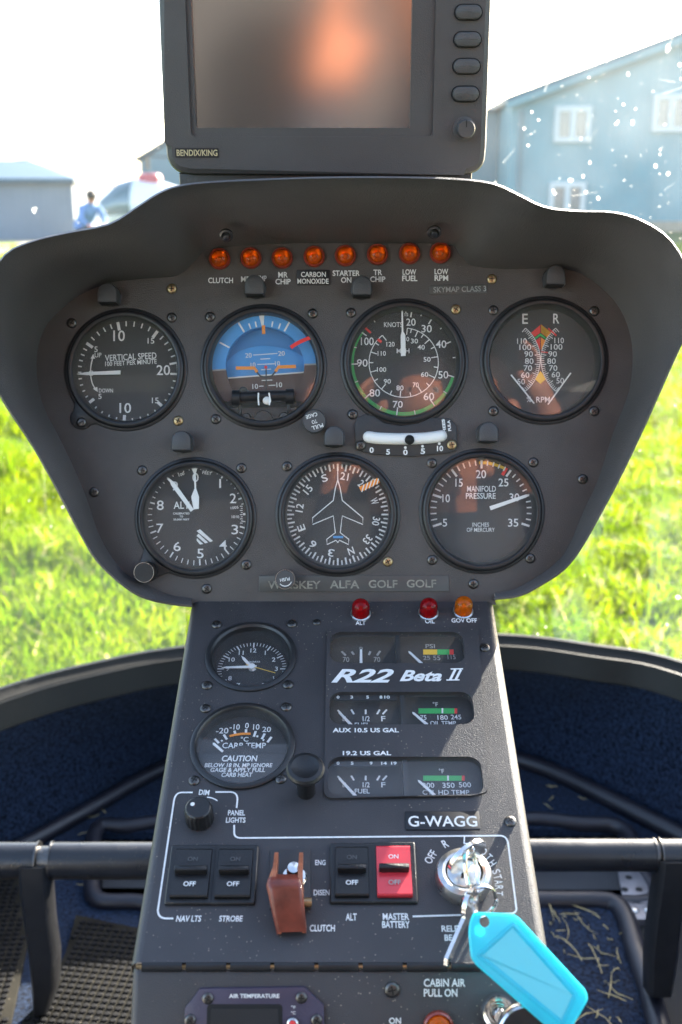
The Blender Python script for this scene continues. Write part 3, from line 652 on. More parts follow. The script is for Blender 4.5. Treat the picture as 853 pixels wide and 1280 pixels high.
fl = MB(PF); fl.mat('carpet')
hl = [PF.uv(*p) for p in ((122, 1040), (230, 1040), (235, 1128), (120, 1128))]; hr = [PF.uv(*p) for p in ((640, 1036), (772, 1036), (800, 1086), (812, 1150), (640, 1122))]
o = plate('floor', [(-.62, .5), (.65, .5), (.65, 1.1), (.53, 1.44), (.36, 1.66), (.1, 1.76), (-.1, 1.76), (-.34, 1.64), (-.52, 1.42), (-.62, 1.1)], [hl, hr], .012, 'carpet', None)
o.matrix_world = PF.mat; o['kind'] = 'structure'
b = MB(); b.mat('deep'); b.add([(-.66, .4, -.07), (.68, .4, -.07), (.68, 1.66, -.07), (-.66, 1.66, -.07)], [(0, 1, 2, 3)])
o = b.build('underfloor', None); o.matrix_world = PF.mat; o['kind'] = 'structure'

def vent(label, framepx, panelpx, holes, bracket=None):
    t = thing('floor_vent', label, 'floor vent', PF, *framepx[0], group='vent openings in the cabin floor')
    bb = lambda: MB(PF, *framepx[0])
    b = bb(); b.mat('trim'); b.tube(catmull([(*b.m(x, y, .004), .004) for x, y in framepx], 5, True), .011, closed=True); b.build('frame', t)
    b = bb(); b.mat('greyplastic'); q = [b.m(x, y, -.03) for x, y in panelpx]; b.poly([q[3], q[2], q[1], q[0]], -.03)
    b.mat('deep')
    for x, y in holes: c = b.m(x, y, -.03); b.disc(*c, .006, -.0292, 14)
    b.build('perforated_panel', t)
    return t, bb
vent('dark floor vent with rounded rim behind the bar above the studded mat', [(122, 1036), (160, 1033), (236, 1033), (236, 1130), (170, 1128), (121, 1124), (116, 1090)], [(130, 1046), (236, 1046), (236, 1110), (128, 1110)], [(x, 1050) for x in range(145, 235, 14)])
t, bb = vent('dark floor vent with pierced bracket behind the bar near the straw', [(640, 1030), (730, 1030), (768, 1032), (788, 1046), (800, 1085), (812, 1128), (700, 1124), (640, 1124)], [(640, 1042), (780, 1042), (792, 1112), (640, 1112)], [(x, 1047) for x in range(655, 785, 16)])
b = bb(); b.mat('alu'); z = .012
q = [b.m(x, y, z) for x, y in ((772, 1087), (806, 1087), (815, 1128), (780, 1128))]; b.prism(q[::-1], z - .004, z, .0005)
q = [b.m(x, y, z) for x, y in ((783, 1129), (818, 1129), (818, 1149), (788, 1149))]; b.prism(q[::-1], z - .014, z, .0005)
b.mat('deep')
for x, y in ((786, 1097), (781, 1112), (799, 1112)): b.disc(*b.m(x, y, z), .0045, z + .0006, 16)
b.mat('steel')
for x, y in ((793, 1138), (811, 1138)): c = b.m(x, y, z); b.ball((c[0], c[1], z), .006, 14, 6, .5, True)
b.build('bracket', t)

# carpet panel with rolled edge on the right
b = MB(PF, 730, 1200); b.mat('trim')
pts = [(640, 1126), (700, 1127), (748, 1127), (770, 1132), (783, 1150), (795, 1190), (812, 1240), (832, 1320), (842, 1380)]
b.tube(catmull([(*b.m(x, y, .012), .012) for x, y in pts], 6), .013); t = thing('carpet_panel', 'raised blue carpet panel with rolled edge littered with straw', 'carpet', PF, 730, 1200)
b.build('rolled_edge', t)
b = MB(PF, 730, 1200); b.mat('carpet'); q = [b.m(x, y, .01) for x, y in [(640, 1128), (748, 1129), (768, 1135), (780, 1152), (793, 1192), (810, 1242), (838, 1380), (640, 1380)]]
b.prism(q[::-1], .002, .012, .003); b.build('carpet_top', t)
b = MB(PF, 840, 1230); b.mat('deep'); q = [b.m(x, y, .003) for x, y in ((792, 1152), (853, 1140), (900, 1380), (846, 1380))]; b.poly(q[::-1], .003)
o = b.build('floor_gap_shade'); o.matrix_world = PF.mat @ Matrix.Translation((*b.o, 0)); o['kind'] = 'structure'  # flat black sheet standing in for the shadowed gap under the arm
# straw
rnd = random.Random(11); b = MB(PF, 730, 1200); b.mat('straw')
def straw(px, py, ln, a, z):
    c = b.m(px, py, z); k = rnd.uniform(-.5, .5); pts = []
    for i in range(5):
        f = i / 4 - .5; pts.append((c[0] + ln * f * cos(a) - k * ln * f * f * sin(a), c[1] + ln * f * sin(a) + k * ln * f * f * cos(a), z + rnd.uniform(.001, .005)))
    b.tube(pts, [rnd.uniform(.0003, .0008) * q_ for q_ in (.6, 1, 1.1, .9, .4)], 5)
for px, py in ((690, 1140), (707, 1142), (720, 1137), (700, 1152), (725, 1150), (735, 1160), (748, 1142), (755, 1160), (768, 1175), (745, 1180), (758, 1190), (768, 1190), (712, 1190), (725, 1198), (740, 1202), (752, 1204), (765, 1225), (775, 1215), (760, 1232), (770, 1240), (693, 1172), (702, 1170), (714, 1165), (765, 1250), (732, 1270), (750, 1272), (772, 1280), (757, 1276)):
    straw(px + rnd.uniform(-6, 6), py + rnd.uniform(-6, 6), rnd.uniform(.006, .016) if rnd.random() < .55 else rnd.uniform(.02, .055), rnd.uniform(0, pi), .013)
    if rnd.random() < .6: straw(px + rnd.uniform(-22, 12), py + rnd.uniform(-14, 14), rnd.uniform(.003, .009), rnd.uniform(0, pi), .013)
for px, py in ((30, 1030), (38, 1035), (42, 1040), (118, 1022), (130, 1015), (105, 1100), (104, 1108), (690, 985), (690, 1000), (728, 1000), (684, 1010), (708, 957), (106, 1044)): straw(px, py, rnd.uniform(.012, .03), rnd.uniform(0, pi), .003)
o = b.build('straw'); o.matrix_world = PF.mat @ Matrix.Translation((*b.o, 0)); o['kind'] = 'stuff'

# studded rubber mats
def mat_(label, outline, px, py, ang):
    t = MB(PF, px, py); t.mat('matbase'); q = [t.m(x, y, .006) for x, y in outline]; t.prism(q[::-1], .001, .006, .001)
    q = q[::-1]; t.mat('rubber')
    def inside(x, y):
        r = False
        for i in range(len(q)):
            (x1, y1), (x2, y2) = q[i - 1], q[i]
            if (y1 > y) != (y2 > y) and x < (x2 - x1) * (y - y1) / (y2 - y1) + x1: r = not r
        return r
    ca, sa = cos(R(ang)), sin(R(ang)); g = .0092
    for i in range(-50, 51):
        for j in range(-50, 51):
            x, y = (i * ca - j * sa) * g, (i * sa + j * ca) * g
            if inside(x - .005, y - .004) and inside(x + .005, y + .004) : t.lathe([(.0037, .006), (.0035, .0074), (.0029, .008), (.00001, .0081)], x, y, 10)
    o = t.build('rubber_mat'); o.matrix_world = PF.mat @ Matrix.Translation((*t.o, 0))
    tag(o, label, 'floor mat')
mat_('black studded rubber mat lying on the carpet beside the console', [(95, 1143), (128, 1150), (175, 1160), (200, 1180), (200, 1330), (10, 1330), (28, 1275), (60, 1240), (82, 1190)], 120, 1220, -8)
mat_('black studded rubber mat under the outer pedal arm', [(-70, 1090), (26, 1092), (30, 1120), (36, 1170), (26, 1220), (14, 1275), (8, 1330), (-70, 1330)], -10, 1180, 4)

# rudder pedal bars
def bar(label, rows, xs, arm, d, rt):
    t = thing('pedal_bar', label, 'pedal bar', loc=P3(xs[1], rows, d), group='pedal bars across the footwell'); o0 = t.location.copy()
    def p(x, y, dd=d): return P3(x, y, dd) - o0
    b = MB(); b.mat('tube'); b.tube([p(xs[0], rows), p(xs[1], rows)], rt, 20); b.build('inner_tube', t)
    b = MB(); b.mat('tube'); b.tube([p(xs[2], rows), p(xs[3], rows)], rt, 20); b.build('outer_tube', t)
    b = MB(); b.mat('darksteel')
    for xa, xb in ((xs[1], xs[1] + (2 if xs[2] > xs[1] else -2)), (xs[2], xs[2] + (2 if xs[1] > xs[2] else -2))): b.tube([p(xa, rows), p(xb, rows)], rt * 1.07, 20)
    b.tube([p(xs[1], rows), p(xs[2], rows)], rt * .8, 16); b.build('collar', t)
    b = MB(); b.mat('black')
    L_ = []
    for (xa, xb, y, dd) in arm:
        a, c = p(xa, y, dd), p(xb, y, dd); n = (FW) * .014
        L_.append([a - n * .5, a - n + (c - a) * .15, c - n - (c - a) * .15, c - n * .5, c + n, a + n])
    b.loft(L_, True, True, True); b.build('pedal_arm', t)
bar('grey pedal bar with collar and arm over the studded mats', 1076, (330, 66, 47, -70), [(25, 63, 1080, 1.16), (27, 64, 1110, 1.165), (32, 67, 1150, 1.18), (38, 73, 1190, 1.19), (42, 72, 1230, 1.20), (44, 62, 1262, 1.21)], 1.17, .0192)
bar('dusty pedal bar with worn collar over the straw strewn carpet', 1069, (560, 817, 826, 940), [(822, 862, 1074, 1.16), (818, 858, 1110, 1.165), (812, 852, 1150, 1.18), (808, 846, 1195, 1.19), (808, 838, 1240, 1.2)], 1.17, .0168)

# ================================================================== rest of the cabin, round and behind the camera
cab = thing('cabin_shell', 'grey lined cabin shell with roof, rear bulkhead and low side walls', 'cabin', loc=CAM)
b = MB(); b.mat('cabinwhite'); pr = [(-.14, .612), (-.25, .615), (-.55, .60), (-.74, .54), (-.79, .46)]
b.loft([[(x * (1 - .12 * max(0, (zz - .3) / .3)), y, zz - .03 * (x / .72) ** 2) for y, zz in pr] for x in (-.74, -.5, -.2, .1, .4, .6, .78)], False); b.build('roof', cab)
b = MB(); b.mat('bulkhead'); b.box(-.76, .80, -.84, -.795, -.86, .47, .004); b.build('rear_bulkhead', cab)
b = MB(); b.mat('darkcloth'); b.box(-.76, .80, -.80, -.62, -.86, -.24, .02, .03); b.box(-.60, -.02, -.66, -.18, -.86, -.60, .03, .05); b.box(.04, .62, -.66, -.18, -.86, -.60, .03, .05); b.build('seat', cab)
for sx in (-.74, .78):
    b = MB(); b.mat('cabinwhite'); b.hexa([(sx, -.8, -.87), (sx, .6, -.87), (sx, .6, -.42), (sx, -.8, -.42)], [(sx + .03, -.8, -.87), (sx + .03, .6, -.87), (sx + .03, .6, -.42), (sx + .03, -.8, -.42)])
    b.hexa([(sx, -.8, -.42), (sx, -.62, -.42), (sx, -.62, .52), (sx, -.8, .52)], [(sx + .03, -.8, -.42), (sx + .03, -.62, -.42), (sx + .03, -.62, .52), (sx + .03, -.8, .52)]); b.build('side_wall', cab)
b = MB(); b.mat('carpet'); b.add([(-.76, -.8, -.868), (.80, -.8, -.868), (.80, .52, -.868), (-.76, .52, -.868)], [(0, 1, 2, 3)]); b.build('rear_floor', cab)

# ================================================================== windscreen
def windscreen():
    prof = [(1.0, RIM_Z + .003), (1.05, -.45), (1.06, -.25), (1.03, -.03), (.95, .18), (.82, .36), (.62, .50), (.36, .58), (.08, .60)]
    cx, cy = .03, .35; base = off(rim, -.004)
    L_ = [[V((cx + (x - cx) * s_, cy + (y - cy) * s_, z)) for x, y in base] for s_, z in prof]
    L2 = [[] for _ in range(len(base))]
    for i in range(len(base)): L2[i] = catmull([l[i] for l in L_], 4)
    rows = [[L2[i][k] for i in range(len(base))] for k in range(len(L2[0]))]
    t = thing('windscreen', 'clear curved windscreen speckled with dried dirt', 'windscreen', loc=CAM)
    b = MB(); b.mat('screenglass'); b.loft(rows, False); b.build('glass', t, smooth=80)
    rnd = random.Random(5); b = MB(); b.mat('speck'); nrow, ncol = len(rows), len(base)
    def spot(i, k, fu, fv, r):
        a, c, d = rows[k][i], rows[k][i + 1], rows[k + 1][i]; e1, e2 = c - a, d - a
        n = e1.cross(e2).normalized()
        if n.dot(-a) < 0: n = -n
        o = a + e1 * fu + e2 * fv + n * .0015; e1 = e1.normalized(); e2 = n.cross(e1)
        st = rnd.uniform(.55, 2.0); m_ = 9
        b.add([o + e1 * r * rnd.uniform(.5, 1.2) * cos(2 * pi * j / m_) + e2 * st * r * rnd.uniform(.5, 1.2) * sin(2 * pi * j / m_) for j in range(m_)], [tuple(range(m_))])
    def vis(p):
        q = V(p); f = q.dot(FW)
        return (q.dot(RT) / f * FPX + CX, CY - q.dot(UP) / f * FPX) if f > .1 else (-999, -999)
    n = 0
    while n < 420:
        k = rnd.randrange(0, nrow - 1); i = rnd.randrange(0, ncol - 1); x, y = vis(rows[k][i])
        if not (-60 < x < 920 and -60 < y < 840): continue
        if rnd.random() > (.9 if x > 590 and y < 330 else .14): continue
        r = .0004 + .0017 * rnd.random() ** 4 + (.003 if rnd.random() < .01 else 0); spot(i, k, rnd.random(), rnd.random(), r); n += 1
    for i0 in (74, 60, 62, 66, 70):                       # runs of dried drops
        for k in range(4, nrow - 6):
            for q in range(3):
                if rnd.random() < .45: spot(min(i0, ncol - 2), k, .4 + rnd.uniform(-.03, .03), q / 3 + rnd.uniform(0, .2), rnd.uniform(.0005, .0012))
    n = 0
    while n < 26:                                         # fine scratches and wiped smears
        k = rnd.randrange(4, nrow - 2); i = rnd.randrange(0, ncol - 1); x, y = vis(rows[k][i])
        if not (560 < x < 900 and -40 < y < 420): continue
        a, c, d = rows[k][i], rows[k][i + 1], rows[k + 1][i]; e1 = (c - a).normalized(); nn = (c - a).cross(d - a).normalized()
        if nn.dot(-a) < 0: nn = -nn
        e2 = nn.cross(e1); an = rnd.uniform(.3, 1.3) if rnd.random() < .7 else rnd.uniform(0, pi); dd = e1 * cos(an) + e2 * sin(an); q = nn.cross(dd); ln_ = rnd.uniform(.006, .035); wd = rnd.uniform(.00005, .00013)
        o = a + (c - a) * rnd.random() + (d - a) * rnd.random() + nn * .0018
        b.add([o - q * wd, o + q * wd, o + dd * ln_ + q * wd * .4, o + dd * ln_ - q * wd * .4], [(0, 1, 2, 3)]); n += 1
    o = b.build('dirt_speck', t, smooth=0); o['kind'] = 'stuff'
windscreen()

# ================================================================== main panel
def screw_mesh(mat, slot=False):
    b = MB(); b.mat(mat); b.lathe([(.0034, 0), (.0034, .0004), (.0029, .0011), (.0018, .0014), (.0000001, .0014)], 0, 0, 20)
    b.mat('deep'); b.line((-.0019, 0), (.0019, 0), .0006, .00152)
    if not slot: b.line((0, -.0019), (0, .0019), .0006, .00156)
    o = b.build('screw'); me = o.data; bpy.data.objects.remove(o); return me
SCREW = screw_mesh('darksteel'); SCREWB = screw_mesh('brass'); SCREWS = screw_mesh('darksteel', True)
def screw(parent, fr, px, py, o0, h=0.0, me=None, k=1.0, name='screw'):
    u, v = fr.uv(px, py, h); o = bpy.data.objects.new(name, me or SCREW); COL.objects.link(o); o.parent = parent
    o.location = (u - o0[0], v - o0[1], h); o.rotation_euler = (0, 0, rnd.uniform(0, 1.5)); o.scale = (k, k, k)

panel = thing('instrument_panel', 'charcoal upper instrument panel with deep flared hood around its dials', 'instrument panel', PM, 426.5, 640)
PO = PM.uv(426.5, 640)
GA = dict(vsi=(157.5, 462, 76), adi=(329.5, 459, 78), asi=(505.5, 453, 79), rpm=(680.5, 450.5, 79.5), alt=(244.5, 647.5, 75), hdg=(422.3, 643.3, 77), man=(602.5, 639, 77.5))
pin = [(240, 748), (207, 742), (178, 727), (157, 716), (137, 692), (122, 663), (106, 616), (81, 560), (53, 503), (46, 455), (52, 420), (67, 396), (100, 369), (137, 354), (171, 349), (205, 347), (225, 343), (245, 325), (258, 309), (275, 304), (345, 304), (420, 304), (490, 304), (560, 305), (574, 317), (590, 332), (625, 336), (670, 336), (710, 337), (738, 349), (768, 376), (785, 408), (791, 445), (786, 490), (767, 540), (748, 599), (730, 638), (710, 685), (692, 706), (671, 721), (644, 736), (618, 742)]
prm = [(241, 760), (214, 757), (182, 750), (156, 736), (121, 704), (98, 667), (69, 612), (40, 560), (2, 502), (-20, 455), (-26, 408), (-20, 360), (4, 317), (40, 299), (85, 288), (135, 278), (168, 258), (196, 240), (222, 230), (262, 225), (345, 221), (420, 219), (500, 219), (570, 221), (618, 227), (650, 241), (682, 256), (722, 261), (770, 263), (808, 275), (842, 300), (866, 345), (873, 395), (852, 435), (815, 518), (785, 582), (757, 636), (727, 688), (706, 714), (681, 731), (652, 746), (618, 751)]
pz = [.010, .012, .016, .020, .026, .032, .040, .05, .06, .072, .082, .092, .10, .10, .10, .105, .11, .112, .115, .115, .115, .115, .115, .115, .115, .112, .11, .10, .10, .10, .092, .085, .078, .068, .056, .044, .036, .028, .022, .016, .012, .010]
pin3 = catmull([(x, y, 0) for x, y in pin], 3); prm3 = catmull([(x, y, z) for (x, y), z in zip(prm, pz)], 3)
bp = MB(PM, 426.5, 640)
inn = [V((*bp.m(p.x, p.y, 0), 0)) for p in pin3]
outl = [(p.x, p.y) for p in inn] + [bp.m(620, 756), bp.m(238, 757)]
holes = [circ(*bp.m(*GA[k][:2]), GA[k][2] * bp.s - .002, 72) for k in GA]
plate('face_plate', outl, holes, .003, 'panel', panel)
rimv = [V((*bp.m(p.x, p.y, p.z), p.z)) for p in prm3]
bp.mat('hood'); L_ = [[p + V((0, 0, -.004)) for p in inn]]
cen = V((0, .01, 0))
for f, g in ((0, 0), (.12, .30), (.35, .62), (.65, .88), (.9, .985)):
    L_.append([a + (c - a) * f + V((0, 0, (c.z - a.z) * (g - f))) for a, c in zip(inn, rimv)])
def grow(vs_, d, dz):
    out = []
    for i in range(len(vs_)):
        e = vs_[min(i + 1, len(vs_) - 1)] - vs_[max(i - 1, 0)]; q = V((e.y, -e.x, 0)).normalized()
        if q.dot(vs_[i] - cen) < 0: q = -q
        out.append(vs_[i] + q * d + V((0, 0, dz)))
    return out
L_.append(grow(rimv, -.0018, .0005)); L_.append(grow(rimv, -.0003, -.0012)); L_.append(grow(rimv, 0, -.0035)); L_.append(grow(rimv, -.0005, -.008))
L_.append([p * 1 + V((0, 0, -.03)) + (cen - p) * .01 for p in rimv]); L_.append([V((p.x * .93, p.y * .93, -.03)) for p in rimv]); L_.append([V((p.x * .85, p.y * .85, -.08)) for p in rimv])
bp.loft(L_, False); bp.build('hood', panel, smooth=50)
bp = MB(PM, 426.5, 640); bp.mat('deep'); bp.poly([(p.x * .97, p.y * .97) for p in inn], -.016); bp.build('backing', panel, smooth=0)
bp = MB(PM, 426.5, 640); bp.mat('dim')
q = [(*bp.m(228, 254, .108), .1075), (*bp.m(410, 247, .108), .1085), (*bp.m(592, 243, .108), .1085)]
# lettering on the panel
z = .0004; lets = {}
for t_, x, y, wd, h in (('CLUTCH', 276, 350.5, 31, 7), ('MR', 307.5, 349, 12, 7), ('TEMP', 325.5, 348, 16, 7), ('MR', 354, 343.5, 12, 7), ('CHIP', 354, 352, 19, 7), ('STARTER', 433, 341.5, 34, 7), ('ON', 433, 350, 13, 7),
                        ('TR', 472.5, 340.5, 11, 7), ('CHIP', 472.5, 349, 19, 7), ('LOW', 512, 340, 17, 7), ('FUEL', 512.5, 348, 19, 7), ('LOW', 552, 339.5, 17, 7), ('RPM', 552, 347.5, 17, 7)):
    k_ = round((x - 276) / 39.4)
    if k_ not in lets: lets[k_] = MB(PM, 426.5, 640).mat('white')
    lets[k_].text(t_, x, y, wd, h, z, bold=.02)
for k_ in lets: lets[k_].build('lettering', panel, smooth=0)
def placard(name, fr, x0, x1, y0, y1, mat, texts, tmat, parent, o, h=.0012, label=None, rot=0):
    b = MB(fr, *o); b.mat(mat); q0, q1 = b.m(x0, y0), b.m(x1, y1); p2 = rrect(q0[0], q1[0], q1[1], q0[1], .0008, 3)
    if rot:
        c = ((q0[0] + q1[0]) / 2, (q0[1] + q1[1]) / 2); ca, sa = cos(R(rot)), sin(R(rot)); p2 = [(c[0] + (x - c[0]) * ca - (y - c[1]) * sa, c[1] + (x - c[0]) * sa + (y - c[1]) * ca) for x, y in p2]
    b.prism(p2, .0001, h, .0002); pl = b.build(name, parent, label=label)
    b = MB(fr, *o); b.mat(tmat)
    for a in texts: b.text(*a[:5], h + .0003, rot=rot, bold=a[5] if len(a) > 5 else .015, sp=a[6] if len(a) > 6 else 1)
    b.build('lettering', pl, smooth=0)
O0 = (426.5, 640)
placard('placard', PM, 371, 412.5, 337.5, 356.5, 'placard', [('CARBON', 392, 343, 31, 6.5), ('MONOXIDE', 391.5, 351.5, 39, 6.5)], 'white', panel, O0, label='small black stick-on placard')
placard('placard', PM, 537, 609, 356, 367.5, 'tape', [('SKYMAP CLASS 3', 575, 361.5, 66, 7)], 'dimwhite', panel, O0, h=.0006, label='thin grey stick-on placard', rot=1.5)
placard('label_tape', PM, 324, 561, 719.5, 739.5, 'tape', [('WHISKEY', 368, 731, 66, 10, .02), ('ALFA', 431, 730.5, 37, 10, .02), ('GOLF', 479, 730, 36, 10, .02), ('GOLF', 527, 729.5, 37, 10, .02)], 'tapeletter', panel, O0, h=.0008, label='long strip of embossed tape')
for x, y in ((90, 404), (215, 397), (263, 396), (391, 392), (270, 524), (439, 391), (441, 518), (617, 388), (617, 514), (743, 514), (118, 615), (178, 588), (302, 585), (308, 706), (258.5, 736), (359, 583), (540, 579), (667, 578), (540.5, 700), (663, 698), (592, 730), (728.5, 599), (743, 389)): screw(panel, PM, x, y, PO)
for x, y in ((215, 361), (223, 526), (570, 387), (565, 556), (615, 349), (485, 702)): screw(panel, PM, x, y, PO, me=SCREWB)
for x, y in ((283, 295), (543, 291)):
    u, v = PM.uv(x, y, .045)
    b = MB(); b.mat('darksteel'); b.lathe([(.0052, 0), (.0052, .002), (.0035, .0045), (.0000001, .005)], 0, 0, 20); b.mat('darksteel'); b.lathe([(.0075, -.003), (.0075, 0), (.005, .0006)], 0, 0, 24)
    o = b.build('hood_bolt', panel); o.location = (u - PO[0], v - PO[1], .045); o.rotation_euler = (R(45), 0, 0); o.scale = (.58, .58, .58)

def gauge(key, name, label, cat, crop, dial='dial', ear=None):
    cx, cy, r = GA[key]; t = thing(name, label, cat, PM, cx, cy)
    mk = lambda: MB(PM, cx, cy, crop)
    b = mk(); b.mat('bezel'); r *= b.s
    b.lathe([(r + .0006, .0002), (r + .0004, .0008), (r - .0004, .0012), (r - .0012, .0013), (r - .0016, .0026), (r - .0024, .0036), (r - .0038, .004), (r - .0052, .0034), (r - .0062, .0012), (r - .0072, -.0145 if key == 'adi' else -.0075)], 0, 0, 96)
    if ear:
        for a, rr, er in ear:
            c = pol(0, 0, rr * b.s, a); pts = []
            for i in range(13): pts.append(pol(c[0], c[1], er * b.s, a - 95 + 190 * i / 12))
            e1 = pol(0, 0, r - .004, a + 22); e0 = pol(0, 0, r - .004, a - 22)
            b.prism([e0] + pts + [e1] if False else ([e0] + pts + [e1])[::-1], -.001, .0016, .0006)
    b.build('bezel', t)
    b = mk(); b.mat(dial); b.disc(0, 0, r - .006, -.0145 if key == 'adi' else -.007, 72); b.build('dial_face', t, smooth=0)
    b = mk(); b.mat('glass'); b.lathe([(r - .0058, .0022), (r - .02, .0026), (.0000001, .0027)], 0, 0, 64); b.build('glass', t)
    return t, mk, r
Z = -.0066; ZN = -.0045
def needle(b, pts, z, th=.0006): b.prism(pts, z, z + th)
def spear(a, c, w0, w1, tip):
    a, c = V(a), V(c); d = (c - a).normalized(); q = V((-d.y, d.x)); L = (c - a).length
    return [tuple(p) for p in (a + q * w0, a - q * w0, a + d * (L - tip) - q * w1, c, a + d * (L - tip) + q * w1)]

# ---- vertical speed
t, mk, r = gauge('vsi', 'vertical_speed_gauge', 'round black vertical speed dial reading zero, nearest the hood corner', 'gauge', (60, 340, .23447), ear=[(222, 82, 14)])
b = mk(); b.mat('white'); c = b.m(425, 535, Z); ro = b.L(288)
maj = [(-90, ''), (-54.5, ''), (-11, ''), (36, ''), (79, '')]
for tab in ([-90, -54.5, -11, 36, 79], [270, 231.6, 184, 134.5, 92]):
    for i in range(4):
        for k in range(5):
            a = tab[i] + (tab[i + 1] - tab[i]) * k / 5; big = k == 0 and i > 0
            b.tick(c, ro - b.L(58 if big else 40), ro, a, b.L(16 if big else 7), Z)
for a in (79, 92): b.tick(c, ro - b.L(58), ro, a, b.L(11), Z)
b.line(pol(*c, ro - b.L(18), 79), pol(*c, ro - b.L(18), 92), b.L(5), Z)
for a in (('10', 380, 340, 62, 58), ('5', 257, 412, 18, 30), ('UP', 268, 443, 36, 25), ('20', 616, 523, 72, 54), ('15', 550, 367, 36, 30), ('15', 573, 685, 36, 30), ('10', 413, 725, 62, 54), ('5', 278, 663, 18, 28), ('DOWN', 310, 632, 75, 22)): b.text(*a, Z, bold=.008)
b.text('VERTICAL SPEED', 442, 452, 275, 34, Z, rot=3, bold=.01); b.text('100 FEET PER MINUTE', 443, 483, 275, 25, Z, rot=3, bold=.01)
b.pline([b.m(*p, Z) for p in catmull([(240, 455), (230, 500), (228, 540), (236, 590), (256, 628)], 4)], b.L(6), Z)
b.ring(*b.m(231, 540, Z), b.L(10), b.L(15), Z, n=24)
for p in (((228, 462), (252, 462), (242, 436)), ((240, 622), (264, 612), (266, 640))): b.poly([b.m(*q, Z) for q in p][::-1], Z)
b.build('markings', t, smooth=0)
b = mk(); b.mat('needle'); needle(b, [b.m(*p, ZN) for p in ((388, 525), (388, 546), (205, 550), (150, 545), (205, 534))][::-1], ZN); b.build('needle', t)
b = mk(); screw(t, PM, 102, 528, b.o, h=.0016, me=SCREWS)

# ---- artificial horizon
t, mk, r = gauge('adi', 'artificial_horizon', 'blue and brown artificial horizon dial with orange wing bars', 'artificial horizon', (240, 340, .22274))
b = mk(); z1 = -.004; c = b.m(410, 530, z1); R0, R1 = b.L(222), r - .0064
def arcpts(c, rad, a0, a1, n=30): return [pol(c[0], c[1], rad, a0 + (a1 - a0) * i / n) for i in range(n + 1)]
ahr, ahl = 87.5, 265.5                                     # where the horizon cuts the ring
for mt, a0, a1 in (('skyblue', ahl - 360, ahr), ('brown', ahr, 136), ('brown', 226, ahl)):
    b.mat(mt); o_, i_ = arcpts(c, R1, a0, a1, 40), arcpts(c, R0, a0, a1, 40)
    for k in range(40): b.add([(*i_[k], z1), (*o_[k], z1), (*o_[k + 1], z1), (*i_[k + 1], z1), (*i_[k], -.012), (*i_[k + 1], -.012)], [(0, 1, 2, 3), (4, 0, 3, 5)])
b.mat('dimwhite')
for a in (ahr, ahl): b.tick(c, R0, R1, a, b.L(9), z1 + .0003)
b.mat('white')
for a, l, w_ in ((-62, 62, 9), (-31, 62, 10), (-20.5, 32, 8), (-12, 32, 8), (10, 32, 8), (20, 32, 8), (29, 66, 10)): b.tick(c, R0 + b.L(4), R0 + b.L(4 + l), a, b.L(w_), z1 + .0003)
b.poly([b.m(*p, z1) for p in ((375, 235), (407, 235), (404, 305), (392, 305))][::-1], z1 + .0003)
b.build('roll_ring', t)
b = mk(); zb = -.0115; b.mat('shadeblue'); b.disc(*c, R0 * 1.05, zb - .001, 60)
cb = b.m(412, 640, zb)
b.mat('skyblue'); rr = b.L(226); up = [b.m(*p, zb) for p in catmull([(190, 512), (250, 455), (330, 424), (412, 414), (500, 425), (575, 447), (638, 484)], 5)]
b.poly([*up, b.m(640, 562, zb), b.m(192, 596, zb)][::-1], zb + .0004)
b.mat('brown'); b.poly([b.m(192, 596, zb), b.m(640, 562, zb), b.m(640, 700, zb), b.m(540, 770, zb), b.m(290, 770, zb), b.m(200, 700, zb)][::-1], zb + .0004)
zt = zb + .0008; b.mat('white'); b.line(b.m(192, 596, zt), b.m(640, 562, zt), b.L(8), zt)
for x0, y0, x1, y1 in ((345, 466, 480, 457), (385, 489, 440, 486), (368, 519, 466, 515), (388, 549, 445, 545), (392, 609, 452, 606), (378, 641, 402, 640), (430, 637, 470, 635)): b.line(b.m(x0, y0, zt), b.m(x1, y1, zt), b.L(5), zt)
for a in (('20', 318, 468, 36, 27), ('20', 503, 457, 38, 27), ('10', 344, 521, 28, 26), ('10', 481, 513, 28, 26), ('10', 356, 642, 32, 28), ('10', 491, 633, 32, 28)): b.text(*a, zt, rot=3, bold=.008)
b.build('horizon_drum', t, smooth=0)
b = mk(); zo = -.002; b.mat('orange')
for pts in ([(247, 539), (352, 539), (366, 562)], [(470, 559), (486, 533), (584, 530)]): b.pline([b.m(*p, zo) for p in pts], b.L(19), zo)
b.mat('bezel'); b.pline([b.m(*p, zo) for p in [(362, 560), (385, 584), (417, 592), (450, 582), (472, 556)]], b.L(9), zo - .0002); b.line(b.m(417, 540, zo), b.m(417, 690, zo), b.L(7), zo - .0003)
b.mat('red'); b.disc(*b.m(415, 534, zo), b.L(9), zo + .0004, 16); b.build('aircraft_symbol', t, smooth=0)
b = mk(); b.mat('orange'); b.poly([b.m(*p, -.003) for p in ((393, 300), (411, 298), (413, 347), (394, 349))][::-1], -.003); b.build('roll_pointer', t, smooth=0)
b = mk(); b.mat('red'); b.pline([b.m(*p, .0032) for p in catmull([(555, 424), (585, 404), (622, 385), (664, 368)], 3)], b.L(21), .0032); b.build('tape_mark', t, smooth=0)
b = mk(); zz = -.003
q = [b.m(*p, zz) for p in catmull([(165, 742), (230, 762), (300, 752), (410, 750), (520, 752), (600, 762), (655, 742)], 4)]
b.mat('bezel'); b.prism(([*q] + arcpts(b.m(405, 535, zz), r - .0062, 130, 230, 24)), -.0069, zz); b.build('lower_mask', t)
b = mk(); b.mat('black'); zc = .000
pts = [(*b.m(x, y, zc), zc) for x, y in ((228, 706), (300, 702), (405, 698), (500, 696), (575, 697))]
